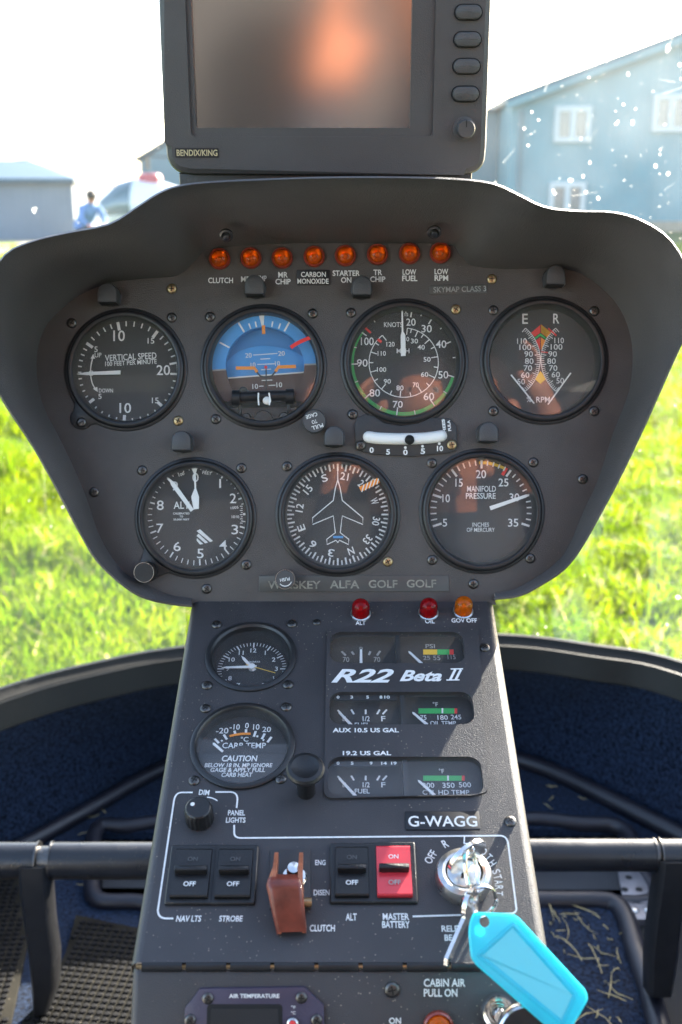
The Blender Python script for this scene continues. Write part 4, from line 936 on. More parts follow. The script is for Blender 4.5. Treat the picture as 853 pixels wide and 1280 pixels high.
b.tube(pts, [b.L(x) for x in (30, 33, 33, 33, 30)], 16)
for x, y in ((250, 708), (550, 700)): c2 = b.m(x, y, zc); b.tube([(c2[0] - b.L(22), c2[1], zc), (c2[0] + b.L(22), c2[1], zc)], b.L(45), 20)
for x0, y0, x1, y1 in ((270, 745, 268, 810), (540, 745, 550, 800)): b.tube([(*b.m(x0, y0, zc), zc), (*b.m(x1, y1, zc), -.003)], b.L(10), 8)
for x, y, rr in ((402, 832, 55), (308, 818, 26), (518, 812, 26), (290, 672, 26)): c2 = b.m(x, y, -.002); b.lathe([(b.L(rr), -.004), (b.L(rr), .0005), (b.L(rr - 6), .0015), (.0000001, .0018)], *c2, 28)
tube = b.build('slip_tube', t)
b = mk(); b.mat('needle'); c2 = b.m(421, 720, .004); b.ball((c2[0], c2[1], .0025), b.L(24), 18, 10); b.build('slip_ball', tube)
b = mk(); b.mat('white')
for x in (376, 435): b.pline([b.m(x - 2, 678, .0075), b.m(x + (-3 if x < 400 else 4), 712, .0075), b.m(x, 748, .0075)], b.L(8), .0078)
b.build('centre_line', tube, smooth=0)
b = mk(); b.mat('greyplastic'); c2 = b.m(688, 838, .012); b.lathe([(b.L(40), 0), (b.L(40), .006), (b.L(64), .0065), (b.L(66), .008), (b.L(66), .0125), (b.L(60), .0138), (.0000001, .0138)], *c2, 40)
kn = b.build('cage_knob', t); b = mk(); b.mat('white')
for s_, x, y, w_ in (('PULL', 705, 868, 66), ('TO', 688, 840, 30), ('CAGE', 672, 806, 66)): b.text(s_, x, y, w_, 22, .0141, rot=197, bold=.02)
b.build('lettering', kn, smooth=0)

# ---- airspeed
t, mk, r = gauge('asi', 'airspeed_gauge', 'airspeed dial with green arc and two number rings', 'gauge', (440, 370, .16413))
b = mk(); b.mat('white'); c = b.m(395, 505, Z); ro = b.L(412)
b.mat('green'); b.ring(*c, b.L(383), b.L(411), Z, 106.5, 307, 60)
b.mat('white'); z2 = Z + .0003
for a, big in ((8.9, 1), (2.5, 0), (20.4, 0), (33, 1), (47.7, 0), (66.4, 1), (84.7, 0), (106.3, 1), (126, 0), (144.6, 1), (167.5, 0), (187.6, 1), (206.8, 0), (227, 1), (247.6, 0), (267.9, 1), (287, 0), (305.5, 1), (324.5, 0)):
    b.tick(c, ro - b.L(62 if big else 34), ro, a, b.L(9 if big else 7), z2)
for a in (('0', 381, 108, 16, 24), ('15', 416, 142, 26, 24), ('20', 450, 199, 72, 55), ('30', 570, 249, 78, 57), ('40', 680, 367, 80, 57), ('50', 697, 600, 76, 57), ('60', 587, 765, 80, 57), ('70', 350, 825, 76, 52), ('80', 175, 738, 80, 57), ('90', 80, 510, 82, 57), ('100', 118, 345, 98, 60), ('KNOTS', 315, 218, 140, 38), ('MPH', 390, 418, 97, 36)): b.text(*a, z2, bold=.006)
ci = b.m(395, 508, Z); ri = b.L(266); b.ring(*ci, ri - b.L(3), ri + b.L(3), z2, 6, 322, 90)
for a, n_ in ((6, 1), (13, 0), (24, 1), (35, 0), (48, 1), (63, 0), (80, 1), (98, 0), (116, 1), (132, 0), (149, 1), (168, 0), (186, 1), (203, 0), (220, 1), (238, 0), (254, 1), (270, 0), (288, 1), (305, 0), (322, 1)): b.tick(ci, ri - b.L(50 if n_ else 32), ri, a, b.L(7), z2)
for a in (('0', 426, 328, 22, 34), ('30', 477, 343, 54, 36), ('40', 528, 390, 56, 36), ('50', 573, 483, 54, 36), ('60', 555, 598, 56, 36), ('70', 487, 677, 46, 38), ('80', 367, 700, 54, 38), ('90', 270, 650, 54, 36), ('100', 227, 560, 70, 36), ('110', 228, 437, 62, 36), ('120', 295, 367, 62, 36)): b.text(*a, z2, bold=.006)
b.mat('red'); b.line(b.m(82, 226, Z), b.m(146, 282, Z), b.L(16), z2 + .0002); b.line(b.m(196, 330, Z), b.m(226, 352, Z), b.L(20), z2 + .0002)
b.build('markings', t, smooth=0)
b = mk(); b.mat('needle'); needle(b, [b.m(*p, ZN) for p in ((374, 458), (410, 456), (408, 300), (392, 270), (389, 120), (383, 100), (378, 120), (380, 270), (372, 300))], ZN); b.build('needle', t)

# ---- rotor and engine rpm
t, mk, r = gauge('rpm', 'rpm_gauge', 'grey faced twin rpm dial with back to back curved scales', 'gauge', (620, 375, .14068), dial='dialgrey')
b = mk(); b.mat('white')
for s_, cxx in ((1, 29), (-1, 767)):
    cc = (cxx, 530)
    for i in range(36):
        a = -50 + 100 * i / 35; big = i % 5 == 0; r0, r1 = 366, 366 - (46 if big else 30)
        p0 = (cc[0] + s_ * r0 * cos(R(a)), cc[1] + r0 * sin(R(a))); p1 = (cc[0] + s_ * r1 * cos(R(a)), cc[1] + r1 * sin(R(a)))
        b.line(b.m(*p0, Z), b.m(*p1, Z), b.L(7 if big else 5), Z)
    b.pline([b.m(cc[0] + s_ * 366 * cos(R(a)), cc[1] + 366 * sin(R(a)), Z) for a in range(-50, 51, 4)], b.L(6), Z)
for n_, x, y, x2, y2, w_ in (('110', 232, 365, 563, 360, 84), ('100', 262, 420, 540, 417, 104), ('90', 292, 480, 505, 480, 76), ('80', 297, 543, 495, 543, 76), ('70', 285, 605, 510, 605, 74), ('60', 262, 667, 533, 663, 74), ('50', 225, 725, 572, 717, 68)):
    b.text(n_, x, y, w_, 50, Z, bold=.004); b.text(n_, x2, y2, w_, 50, Z, bold=.004)
b.text('E', 260, 167, 50, 90, Z, bold=.01); b.text('R', 537, 165, 54, 88, Z, bold=.01); b.text('%', 294, 884, 42, 48, Z); b.text('RPM', 420, 885, 122, 50, Z)
def pg(m_, pts): b.mat(m_); b.poly([b.m(*p, Z) for p in pts][::-1], Z + .0002)
pg('red', [(313, 292), (395, 222), (395, 292), (345, 328)]); pg('orange', [(401, 216), (492, 290), (452, 332), (401, 292)]); pg('yellow', [(404, 224), (480, 288), (448, 322), (404, 290)])
pg('green', [(345, 334), (397, 298), (450, 340), (446, 350), (397, 318), (352, 348)]); pg('red', [(355, 360), (395, 330), (395, 450), (378, 410)]); pg('orange', [(401, 332), (442, 360), (418, 410), (401, 450)])
pg('yellow', [(396, 632), (415, 655), (442, 705), (396, 746), (349, 706), (378, 655)])
b.mat('red'); b.line(b.m(465, 252, Z), b.m(538, 318, Z), b.L(14), Z + .0003); b.line(b.m(400, 461, Z), b.m(462, 468, Z), b.L(10), Z + .0004)
b.build('markings', t, smooth=0)
for pts in (((135, 665), (342, 922)), ((666, 648), (460, 932))):
    b = mk(); b.mat('needle'); a, c = (b.m(*p, ZN) for p in pts); needle(b, spear(a, c, b.L(6), b.L(6), b.L(8)), ZN); b.build('needle', t)

# ---- altimeter
t, mk, r = gauge('alt', 'altimeter', 'altimeter dial with two white hands and striped patch', 'altimeter', (170, 570, .18757), ear=[(222, 88, 14)])
b = mk(); b.mat('white'); c = b.m(410, 394, Z); ro = b.L(338)
for i in range(50):
    if 11.5 < i < 13.4: continue
    big = i % 5 == 0; b.tick(c, ro - b.L(42 if big else 33), ro, i * 7.2 - 3, b.L(10 if big else 6), Z)
for a in (('0', 398, 143, 42, 60), ('1', 562, 183, 12, 60), ('2', 648, 282, 43, 65), ('3', 660, 490, 45, 64), ('4', 582, 593, 50, 62), ('5', 430, 650, 44, 64), ('6', 275, 603, 48, 62), ('7', 160, 482, 46, 62), ('8', 163, 328, 46, 64), ('9', 258, 200, 46, 62)): b.text(*a, Z, bold=.004)
b.text('ALT', 305, 328, 106, 48, Z, bold=.01)
for a in (('CALIBRATED', 303, 383, 110, 13), ('TO', 303, 403, 24, 13), ('20,000 FEET', 303, 424, 108, 14)): b.text(*a, Z, bold=.02)
b.text('FEET', 475, 113, 62, 21, Z, rot=-10); b.text('100', 304, 122, 40, 20, Z, rot=18)
b.text('1005', 658, 344, 52, 18, Z, rot=6); b.text('1010', 664, 405, 50, 19, Z)
for k in range(9): b.line(b.m(694 + (k % 2) * 6, 335 + k * 14, Z), b.m(712, 335 + k * 14, Z), b.L(5), Z)
b.line(b.m(715, 388, Z), b.m(755, 386, Z), b.L(15), Z)
for k in range(3):
    q = [(405 + 0, 500 + k * 32), (428 - k * 10, 488 + k * 30), (514 - k * 32, 566 + k * 10), (496 - k * 34, 574 + k * 8)]
    b.poly([b.m(*p, Z) for p in q][::-1], Z + .0001)
b.build('markings', t, smooth=0)
b = mk(); b.mat('needle'); needle(b, [b.m(*p, ZN) for p in ((368, 372), (388, 356), (262, 178), (238, 160), (196, 128), (228, 172), (238, 196))], ZN + .0008); b.build('needle', t, label='long pointed hand')
b = mk(); b.mat('needle'); needle(b, [b.m(*p, ZN) for p in ((386, 356), (420, 352), (422, 272), (402, 216), (400, 118), (417, 60), (360, 60), (388, 118), (392, 216), (370, 272))], ZN); b.build('needle', t, label='short spade hand with triangle tip')
b = mk(); b.mat('black'); c2 = b.m(50, 780, .0); b.lathe([(.0062, 0), (.0068, .001), (.0068, .014), (.0062, .0155), (.0000001, .0155)], *b.m(66, 772, .008), 36); b.mat('steel'); b.ring(*b.m(66, 772, .008), .0064, .0066, .0152); b.build('setting_knob', t)

# ---- heading
t, mk, r = gauge('hdg', 'heading_gauge', 'compass heading dial with white outlined aircraft', 'gauge', (320, 540, .23447))
b = mk(); b.mat('white'); c = b.m(437, 440, Z); ro = b.L(289)
for i in range(72): b.tick(c, ro - b.L(54 if i % 2 == 0 else 42), ro, i * 5, b.L(9 if i % 2 == 0 else 7), Z)
for s_, d in (('S', 180), ('21', 210), ('24', 240), ('W', 270), ('30', 300), ('33', 330), ('N', 0), ('3', 30), ('6', 60), ('E', 90), ('12', 120), ('15', 150)):
    a = d - 200; p = (437 + 207 * sin(R(a)), 440 - 207 * cos(R(a))); b.text(s_, *p, 44 if len(s_) > 1 else 32, 40, Z, rot=-a, bold=.012)
b.mat('white')
for a in (45, 90, 135, 180, 225, 270, 315): b.poly([pol(*c, ro, a - 2.4), pol(*c, ro, a + 2.4), pol(*c, ro - b.L(28), a)][::-1], Z + .0003)
b.build('compass_card', t, smooth=0)
b = mk(); b.mat('white'); half = [(437, 255), (424, 300), (413, 365), (303, 457), (303, 493), (413, 447), (424, 537), (378, 572), (380, 600), (428, 577), (437, 590)]
b.pline([b.m(*p, ZN) for p in half], b.L(5), ZN); b.pline([b.m(874 - x, y, ZN) for x, y in half], b.L(5), ZN); b.line(b.m(437, 155, ZN), b.m(437, 255, ZN), b.L(5), ZN)
b.mat('skyblue'); b.line(b.m(412, 560, ZN), b.m(466, 560, ZN), b.L(12), ZN); b.build('aircraft_outline', t, smooth=0)
b = mk(); b.mat('orange'); b.line(b.m(556, 306, .003), b.m(656, 256, .003), b.L(28), .0032); b.mat('white')
for k in range(5): x = 565 + k * 20; b.line(b.m(x, 320 - k * 10, .003), b.m(x + 12, 280 - k * 10, .003), b.L(5), .0035)
b.build('tape_mark', t, smooth=0, label='orange and white striped tape')
b = mk(); b.mat('greyplastic'); kc = b.m(157, 785, .012); b.lathe([(b.L(34), 0), (b.L(34), .006), (b.L(50), .0065), (b.L(53), .008), (b.L(53), .012), (b.L(46), .0135), (.0000001, .0135)], *kc, 36); b.mat('steel'); b.ring(*kc, b.L(49.5), b.L(51), .0130)
kn = b.build('push_knob', t); b = mk(); b.mat('white'); b.text('PUSH', 155, 786, 52, 18, .0140, rot=190, bold=.02); b.ring(*kc, b.L(33), b.L(37), .0140, 110, 230); b.build('lettering', kn, smooth=0)

# ---- manifold pressure
t, mk, r = gauge('man', 'manifold_pressure_gauge', 'manifold pressure dial with single white needle and yellow arc', 'gauge', (500, 540, .3048), dial='dialgrey')
b = mk(); c = b.m(335, 322, Z); ro = b.L(212)
b.mat('yellow'); b.ring(*c, b.L(192), b.L(204), Z, -3, 29, 14); b.mat('red'); b.tick(c, b.L(170), b.L(205), 30.5, b.L(13), Z + .0002)
b.mat('white')
for i in range(31):
    big = i % 5 == 0; b.tick(c, ro - b.L(38 if big else 25), ro, -108 + i * 7.2, b.L(9 if big else 5.5), Z + .0003)
for a in (('5', 185, 372, 18, 32), ('10', 190, 272, 31, 33), ('15', 243, 208, 30, 33), ('20', 333, 173, 42, 34), ('25', 425, 207, 41, 33), ('30', 470, 268, 41, 33), ('35', 465, 372, 42, 33), ('MANIFOLD', 335, 233, 118, 24), ('PRESSURE', 332, 262, 122, 24), ('INCHES', 332, 380, 68, 17), ('OF MERCURY', 332, 401, 115, 17)): b.text(*a, Z + .0003, bold=.008)
b.build('markings', t, smooth=0)
b = mk(); b.mat('needle'); a, c2 = b.m(370, 313, ZN), b.m(532, 257, ZN); needle(b, spear(a, c2, b.L(8.5), b.L(6), b.L(14)), ZN); b.build('needle', t)

# ---- slip indicator under the airspeed dial
t = thing('slip_indicator', 'white curved slip tube with dark ball under the airspeed dial', 'slip indicator', PM, 507, 547)
mk = lambda: MB(PM, 507, 547, (440, 510, .17585))
b = mk(); b.mat('slate'); q = [b.m(*p, .001) for p in ((20, 120), (40, 70), (100, 45), (160, 62), (230, 108), (350, 128), (470, 112), (560, 70), (690, 72), (745, 130), (745, 300), (700, 318), (420, 345), (150, 330), (30, 295))]
b.prism(q[::-1], .0001, .0022, .0006); b.build('mount', t)
b = mk(); b.mat('needle'); tp = [(*b.m(x, y, .004), .0032) for x, y in catmull([(120, 205), (200, 215), (380, 219), (540, 212), (638, 198)], 5)]
b.tube(tp, b.L(41), 16)
for e in (tp[0], tp[-1]): b.ball(e, b.L(41), 16, 10)
tb = b.build('tube', t); b = mk(); b.mat('deep'); c2 = b.m(410, 226, .006); b.ball((c2[0], c2[1], .0062), b.L(35), 18, 10, sz=1); b.build('ball', t)
b = mk(); b.mat('white'); z = .0026
for a in (('0', 141, 299, 30, 40), ('5', 258, 312, 28, 40), ('0', 381, 315, 32, 40), ('5', 505, 307, 32, 40), ('10', 627, 288, 44, 40)): b.text(*a, z, bold=.03)
for x, y in ((381, 281), (503, 272), (622, 253)): b.disc(*b.m(x, y, z), b.L(10), z, 14)
b.text('HEES', 655, 128, 100, 22, z, rot=97, bold=.05); b.text('FULA', 692, 125, 78, 22, z, rot=97, bold=.05)
b.build('lettering', t, smooth=0); screw(t, PM, 451, 557, b.o, h=.0022); screw(t, PM, 565, 556, b.o, h=.0022, me=SCREWB)

# ---- eyebrow lights and warning lamps
for x, y, lb in ((139, 370, 'black eyebrow light above the vertical speed dial'), (320, 360, 'black eyebrow light above the blue artificial horizon'), (452, 361, 'black eyebrow light above the airspeed dial'), (691, 348, 'black eyebrow light above the twin rpm dial'),
                 (230, 552, 'black eyebrow light above the altimeter'), (418, 546, 'black eyebrow light above the compass heading dial'), (608, 541, 'black eyebrow light above the manifold pressure dial')):
    t = thing('post_light', lb, 'light', PM, x, y, group='eyebrow lights over the dials')
    b = MB(PM, x, y); b.mat('greyplastic'); r_ = .0065
    b.prism([(-r_, -.0065), (r_, -.0065)] + [(r_ * cos(R(a)), r_ * sin(R(a))) for a in range(0, 181, 15)], .0005, .013, .0016); b.build('hood', t)
    b = MB(PM, x, y); b.mat('deep'); b.prism([(-r_ * .86, -.0069), (r_ * .86, -.0069), (r_ * .86, -.0064), (-r_ * .86, -.0064)], .002, .0118); b.build('lens', t)
    b = MB(PM, x, y); b.mat('black'); b.lathe([(r_ * 1.12, .0001), (r_ * 1.12, .0009), (r_, .0012)], 0, -.0005, 28); b.build('base', t)
for x, y, lb in ((275, 324, 'amber warning lamp over the word CLUTCH'), (314, 323, 'amber warning lamp over the words MR TEMP'), (353, 323, 'amber warning lamp over the words MR CHIP'), (393, 321, 'amber warning lamp over the black CARBON MONOXIDE placard'),
                 (432, 320, 'amber warning lamp over the words STARTER ON'), (472, 318.5, 'amber warning lamp over the words TR CHIP'), (512, 317.5, 'amber warning lamp over the words LOW FUEL'), (550.5, 316.5, 'amber warning lamp over the words LOW RPM')):
    t = thing('warning_lamp', lb, 'warning lamp', PM, x, y, group='amber warning lamps along the panel top'); mk = lambda: MB(PM, x, y)
    b = mk(); b.mat('redrim'); b.lathe([(.0072, 0), (.0072, .0022), (.0066, .003), (.0058, .003), (.0056, .001)], 0, 0, 32); b.build('bezel', t)
    b = mk(); b.mat('reflector'); b.lathe([(.0056, .0018), (.0042, .0006), (.003, .0002), (.0000001, .0002)], 0, 0, 24); b.mat('needle'); b.ball((0, 0, .0005), .0018, 12, 8, 1.4, True); b.build('reflector', t)
    b = mk(); b.mat('amber'); b.ball((0, 0, .002), .0056, 28, 8, .72, True); b.build('lens', t)

# ---- moving map monitor on the hood
t = thing('map_monitor', 'grey moving map monitor with dark screen standing on the hood', 'monitor', PG, 410, 219); mk = lambda: MB(PG, 410, 219)
b = mk(); q = [b.m(x, y, 0) for x, y in ((197, -70), (197, 0), (206, 178), (209, 200), (220, 214), (238, 219), (580, 219), (596, 215), (606, 204), (609, 185), (616, 0), (617, -70))]
q = q[:3] + [tuple(p) for p in catmull(q[2:6], 4)] + q[6:7] + [tuple(p) for p in catmull(q[6:10], 4)] + q[10:]
def hole(x0, x1, y0, y1, r_): q0, q1 = b.m(x0, y0), b.m(x1, y1); return rrect(q0[0], q1[0], q1[1], q0[1], r_, 5)
b.mat('monitor'); L_ = [[(*p, -.05) for p in inset(q, .004)], [(*p, -.012) for p in q], [(*p, -.005) for p in q], [(*p, -.0012) for p in inset(q, .0012)], [(*p, 0) for p in inset(q, .004)]]
b.loft(L_, True, True, False); b.build('housing', t)
fr_ = hole(229, 541, -60, 171, .003); win = hole(236, 513, -55, 160, .001)
plate('front', inset(q, .004), [fr_], .004, 'monitor', t)
fo = plate('screen_surround', fr_, [win], .006, 'monitor', t, z=-.0022)
b = mk(); b.mat('screen'); q0, q1 = b.m(232, -60), b.m(518, 164); b.poly([(q0[0], q1[1]), (q1[0], q1[1]), (q1[0], q0[1]), (q0[0], q0[1])], -.0055); b.build('screen', t, smooth=0)
for y in (-51, -18, 15.5, 49.5, 83, 117.5):
    x = 585.5 - (y - 15) * .035; b = mk(); q0, q1 = b.m(x - 16, y - 9), b.m(x + 16, y + 9); b.mat('deep'); b.prism(rrect(q0[0] - .0008, q1[0] + .0008, q1[1] - .0008, q0[1] + .0008, .006, 6), 0, .0004)
    b.mat('monitor'); b.prism(rrect(q0[0], q1[0], q1[1], q0[1], .005, 6), .0, .003, .001); b.build('button', t)
b = mk(); b.mat('monitor'); c2 = b.m(581, 161); b.lathe([(.0072, 0), (.0072, .0012), (.0058, .0015), (.0056, .009), (.0048, .0102), (.0000001, .0102)], *c2, 32); b.mat('deep'); b.line((c2[0], c2[1] + .001), (c2[0], c2[1] + .005), .0005, .0104); b.build('knob', t)
b = mk(); b.mat('placard'); q0, q1 = b.m(219, 185), b.m(274, 197); b.prism(rrect(q0[0], q1[0], q1[1], q0[1], .0005), .0001, .0004); nm = b.build('name_plate', t); b = mk(); b.mat('tan'); b.text('BENDIX/KING', 246.5, 191, 51, 8, .0006, bold=.02); b.build('lettering', nm, smooth=0)
b = mk(); b.mat('black'); q0, q1 = b.m(222, 217), b.m(592, 217); b.box(q0[0], q1[0], -.022, .001, -.045, -.006, .002); b.build('mounting_foot', t)

# ================================================================== sloping console
con = thing('center_console', 'charcoal sloping centre console below the main panel, with bright folded edges', 'console', PC, 426.5, 750); CO = PC.uv(426.5, 750)
mk = lambda: MB(PC, 426.5, 750)
b = mk(); BR = .0055
tl, tr, bl, br_ = b.m(239, 752), b.m(617.5, 752), b.m(163, 1203), b.m(689, 1203)
ol = [(bl[0] + BR, bl[1]), (br_[0] - BR, br_[1]), (tr[0] - BR, tr[1]), (tl[0] + BR, tl[1])]
clock_c, carb_c = b.m(314, 820.5), b.m(303.5, 932); sC, sB = PC.scale(314, 820.5), PC.scale(303.5, 932)
ignc = b.m(579, 1094)
wins = [((413, 580, 792, 831), 498), ((412, 592, 867, 907.5), 504), ((410, 603, 948, 996.5), 507.5)]
def wrect(w_, g=0): q0, q1 = b.m(w_[0] - g, w_[2] - g), b.m(w_[1] + g, w_[3] + g); x0 = b.m((w_[0]), (w_[2] + w_[3]) / 2)[0]; x1 = b.m((w_[1]), (w_[2] + w_[3]) / 2)[0]; return rrect(x0, x1, q1[1], q0[1], .0075, 6)
holes = [circ(*clock_c, 52 * sC, 64), circ(*carb_c, 60 * sB, 64)] + [wrect(w_) for w_, d in wins]
plate('face_plate', ol, holes, .003, 'console', con)
b.mat('console')
def side(e0, e1, s_):
    L_ = []
    for (x, y) in (e0, e1):
        row = [(x - s_ * BR, y, -.003), (x - s_ * BR, y, 0)] + [(x - s_ * BR + s_ * BR * sin(R(a)), y, -BR + BR * cos(R(a))) for a in range(15, 91, 15)] + [(x, y, -.12)]
        L_.append(row)
    n = len(L_[0])
    fine = [[tuple(V(p).lerp(V(q), k / 12)) for p, q in zip(L_[0], L_[1])] for k in range(13)]
    b.loft(fine, False)
side(tl, bl, -1); side(tr, br_, 1)
b.add([(bl[0] + .001, bl[1], -.12), (br_[0] - .001, br_[1], -.12), (tr[0] - .001, tr[1], -.12), (tl[0] + .001, tl[1], -.12)], [(0, 1, 2, 3)])
b.build('housing', con, smooth=60)
b = mk(); b.mat('deep'); b.add([(bl[0] + .004, bl[1], -.05), (br_[0] - .004, br_[1], -.05), (tr[0] - .004, tr[1], -.05), (tl[0] + .004, tl[1], -.05)], [(0, 1, 2, 3)]); b.build('backing', con, smooth=0)
b = mk(); b.mat('black')
y0 = bl[1] - .001
for i in range(9):
    x0 = bl[0] + .006 + i * (br_[0] - bl[0] - .012) / 9; x1 = x0 + (br_[0] - bl[0] - .012) / 9 - .002; b.tube([(x0, y0, -.0022), (x1, y0, -.0022)], .0026, 10)
b.mat('brass'); b.tube([(bl[0] + .003, y0, -.0022), (br_[0] - .003, y0, -.0022)], .0012, 8); b.build('hinge', con)
# lettering and painted outline
b = mk(); b.mat('white'); z = .0004
def c6(x, y): return 170 + x * .3048, 980 + y * .3048
def c7(x, y): return 380 + x * .37515, 1010 + y * .37515
def ln(pts, w_=2.3): b.pline([b.m(*p, z) for p in pts], w_ * .00043, z)
def rc(p, q, c, n=6): return [((1 - t_) ** 2 * p[0] + 2 * t_ * (1 - t_) * c[0] + t_ * t_ * q[0], (1 - t_) ** 2 * p[1] + 2 * t_ * (1 - t_) * c[1] + t_ * t_ * q[1]) for t_ in [i / n for i in range(n + 1)]]
ln([(217, 1148)] + rc((208, 1148), (197.5, 1138), (198, 1148)) + rc((217.5, 1002), (228, 990.5), (219, 990.5)) + [(241, 990.5)])
ln([(269.5, 990)] + rc((288, 990), (297, 1000), (297.5, 990)) + [(296, 1010)])
ln([(293, 1031)] + rc((293, 1040), (302, 1047.5), (292.5, 1047.5)) + rc((625, 1044.5), (635.5, 1055), (634, 1044.5)) + rc((645.5, 1134), (637, 1142), (647, 1142)) + [(516, 1145.5)])
ln(rc((259, 996.5), (272, 1001), (267, 997)), 1.8)
b.build('painted_outline', con, smooth=0)
def tx(s_, p, w_, h, k=1, bold=.022, rot=0, shear=0, m_='white'):
    b = MB(PC, 426.5, 750); b.mat(m_); b.text(s_, *p, w_ * k, h * k, z, rot=rot, bold=bold, shear=shear); b.build('lettering', con, smooth=0)
k6, k7 = .3048, .37515
tx('DIM', (255.5, 990.5), 13, 6.5, 1, rot=-3); tx('PANEL', c6(413, 118), 70, 22, k6); tx('LIGHTS', c6(410, 148), 80, 22, k6)
tx('NAV LTS', c6(217, 552), 103, 26, k6, shear=.12); tx('STROBE', c6(390, 552), 97, 25, k6, shear=.08); tx('ENG', c6(757, 322), 43, 22, k6); tx('DISEN', c6(762, 445), 66, 24, k6); tx('CLUTCH', c6(765, 591), 103, 28, k6)
tx('ALT', c7(158, 363), 37, 24, k7); tx('MASTER', c7(307, 362), 88, 23, k7); tx('BATTERY', c7(307, 388), 92, 23, k7); tx('RELE', c7(487, 402), 56, 21, k7); tx('BE', c7(482, 432), 26, 21, k7)
tx('OFF', c7(423, 163), 50, 25, k7, rot=58, bold=.012); tx('R', c7(471, 119), 17, 26, k7, rot=25, bold=.012); tx('L', c7(540, 108), 15, 24, k7, rot=-8, bold=.012)
for ch, x, y, a in (('B', 583, 128, -28), ('O', 600, 146, -38), ('T', 616, 164, -48), ('H', 628, 184, -55), ('S', 641, 212, -70), ('T', 646, 230, -76), ('A', 649, 247, -84), ('R', 651, 265, -90), ('T', 650, 284, -96)): tx(ch, c7(x, y), 15, 25, k7, rot=a, bold=.012)
tx('ALT', (451, 778.5), 12.5, 5.5); tx('OIL', (537.5, 776.5), 12, 5.5); tx('GOV OFF', (580.5, 775.5), 32, 5.5)
placard('placard', PC, 506, 601, 1015, 1038, 'placard', [('G-WAGG', 553.5, 1026.5, 86, 13.5, .012)], 'white', con, (426.5, 750), h=.0008, label='black registration placard')
for x, y in ((271, 781), (365, 780), (259, 857), (360, 856), (257, 886), (358, 884), (243, 976), (351, 974), (606, 788 + 22), (638, 1027)): screw(con, PC, x, y, CO, k=1.0)
screw(con, PC, 396, 778, CO, me=SCREWS, k=.8)

# ---- clock
t = thing('clock', 'small round clock with white hands sunk in the console', 'clock', PC, 314, 820.5); mkc = lambda: MB(PC, 314, 820.5)
b = mkc(); b.mat('bezel'); r = 57 * sC
b.lathe([(r, 0.0002), (r, .0012), (r - .0012, .002), (r - .003, .002), (r - .0042, .0008), (r - .0052, -.013)], 0, 0, 72); b.build('bezel', t)
b = mkc(); b.mat('dial'); zc = -.0125; b.disc(0, 0, r - .005, zc, 64); b.build('dial_face', t, smooth=0)
b = mkc(); b.mat('white'); zc += .0004; R_ = r - .0068
for i in range(60): b.tick((0, 0), R_ - (.0042 if i % 5 == 0 else .0027), R_, i * 6, .0009 if i % 5 == 0 else .00045, zc)
def ltext(b, s_, u, v, h, z, m_=None, bold=.012, rot=0, w_=None):
    vs_, fs, asp = glyphs(s_, bold, 0, 1.0); W_ = w_ or h * asp; ca, sa = cos(R(rot)), sin(R(rot))
    b.add([(u + x * W_ * ca - y * h * sa, v + x * W_ * sa + y * h * ca, z) for x, y in vs_], fs)
for i in range(1, 13):
    if i == 6: continue
    p = pol(0, 0, R_ - .0066, i * 30); ltext(b, str(i), *p, .0036, zc)
ltext(b, 'QUARTZ', .0012, .0058, .0016, zc); b.build('markings', t, smooth=0)
for nm_, a, l, w0, w1, z_ in (('hour_hand', -37, .0125, .0012, .0009, .001), ('minute_hand', -92, .0195, .0011, .0007, .0018)):
    b = mkc(); b.mat('needle'); needle(b, spear(pol(0, 0, -.003, a), pol(0, 0, l, a), w0, w1, .003), zc + z_, .0004); b.build(nm_, t)
b = mkc(); b.mat('yellow'); b.line(pol(0, 0, -.004, 110), pol(0, 0, .0165, 110), .0006, zc + .0026); b.mat('needle'); b.lathe([(.0022, zc), (.0022, zc + .003), (.0000001, zc + .0034)], 0, 0, 16); b.build('second_hand', t)
b = mkc(); b.mat('glass'); b.disc(0, 0, r - .0044, -.003, 64); b.build('glass', t, smooth=0)
b = mkc(); b.mat('black'); b.lathe([(.0032, zc), (.0032, zc + .006), (.0000001, zc + .0065)], *b.m(336, 851, -.008), 18); b.build('setting_knob', t)

# ---- carburettor temperature
crp = (230, 740, .23428)
t = thing('carb_temperature_gauge', 'round carburettor temperature dial with yellow arc and caution text', 'gauge', PC, 303.5, 932); mkc = lambda: MB(PC, 303.5, 932, crp)
b = mkc(); b.mat('bezel'); r = 65.5 * sB
b.lathe([(r, .0002), (r, .0015), (r - .0012, .0024), (r - .0028, .0024), (r - .004, .001), (r - .0048, -.0068)], 0, 0, 72); b.build('bezel', t)
b = mkc(); b.mat('dial'); zc = -.0062; b.disc(0, 0, r - .0045, zc, 64); b.build('dial_face', t, smooth=0)
b = mkc(); zc += .0004; b.mat('white')
for a in (('-20', 205, 740, 66, 30), ('-10', 272, 720, 54, 29), ('0', 337, 713, 20, 30), ('10', 387, 720, 34, 30), ('20', 442, 733, 46, 28), ('°C', 324, 785, 42, 26), ('CARB TEMP', 322, 819, 232, 30)): b.text(*a, zc, bold=.01)
def tk(x0, y0, x1, y1, w_): b.line(b.m(x0, y0, zc), b.m(x1, y1, zc), b.L(w_), zc)
for q in ((165, 783, 187, 806, 13), (213, 760, 230, 787, 13), (270, 740, 277, 764, 13), (332, 732, 332, 760, 13), (384, 742, 374, 772, 13), (432, 755, 416, 785, 13), (468, 773, 446, 802, 13), (200, 790, 206, 797, 10), (394, 765, 391, 775, 10), (428, 785, 423, 795, 8)): tk(*q)
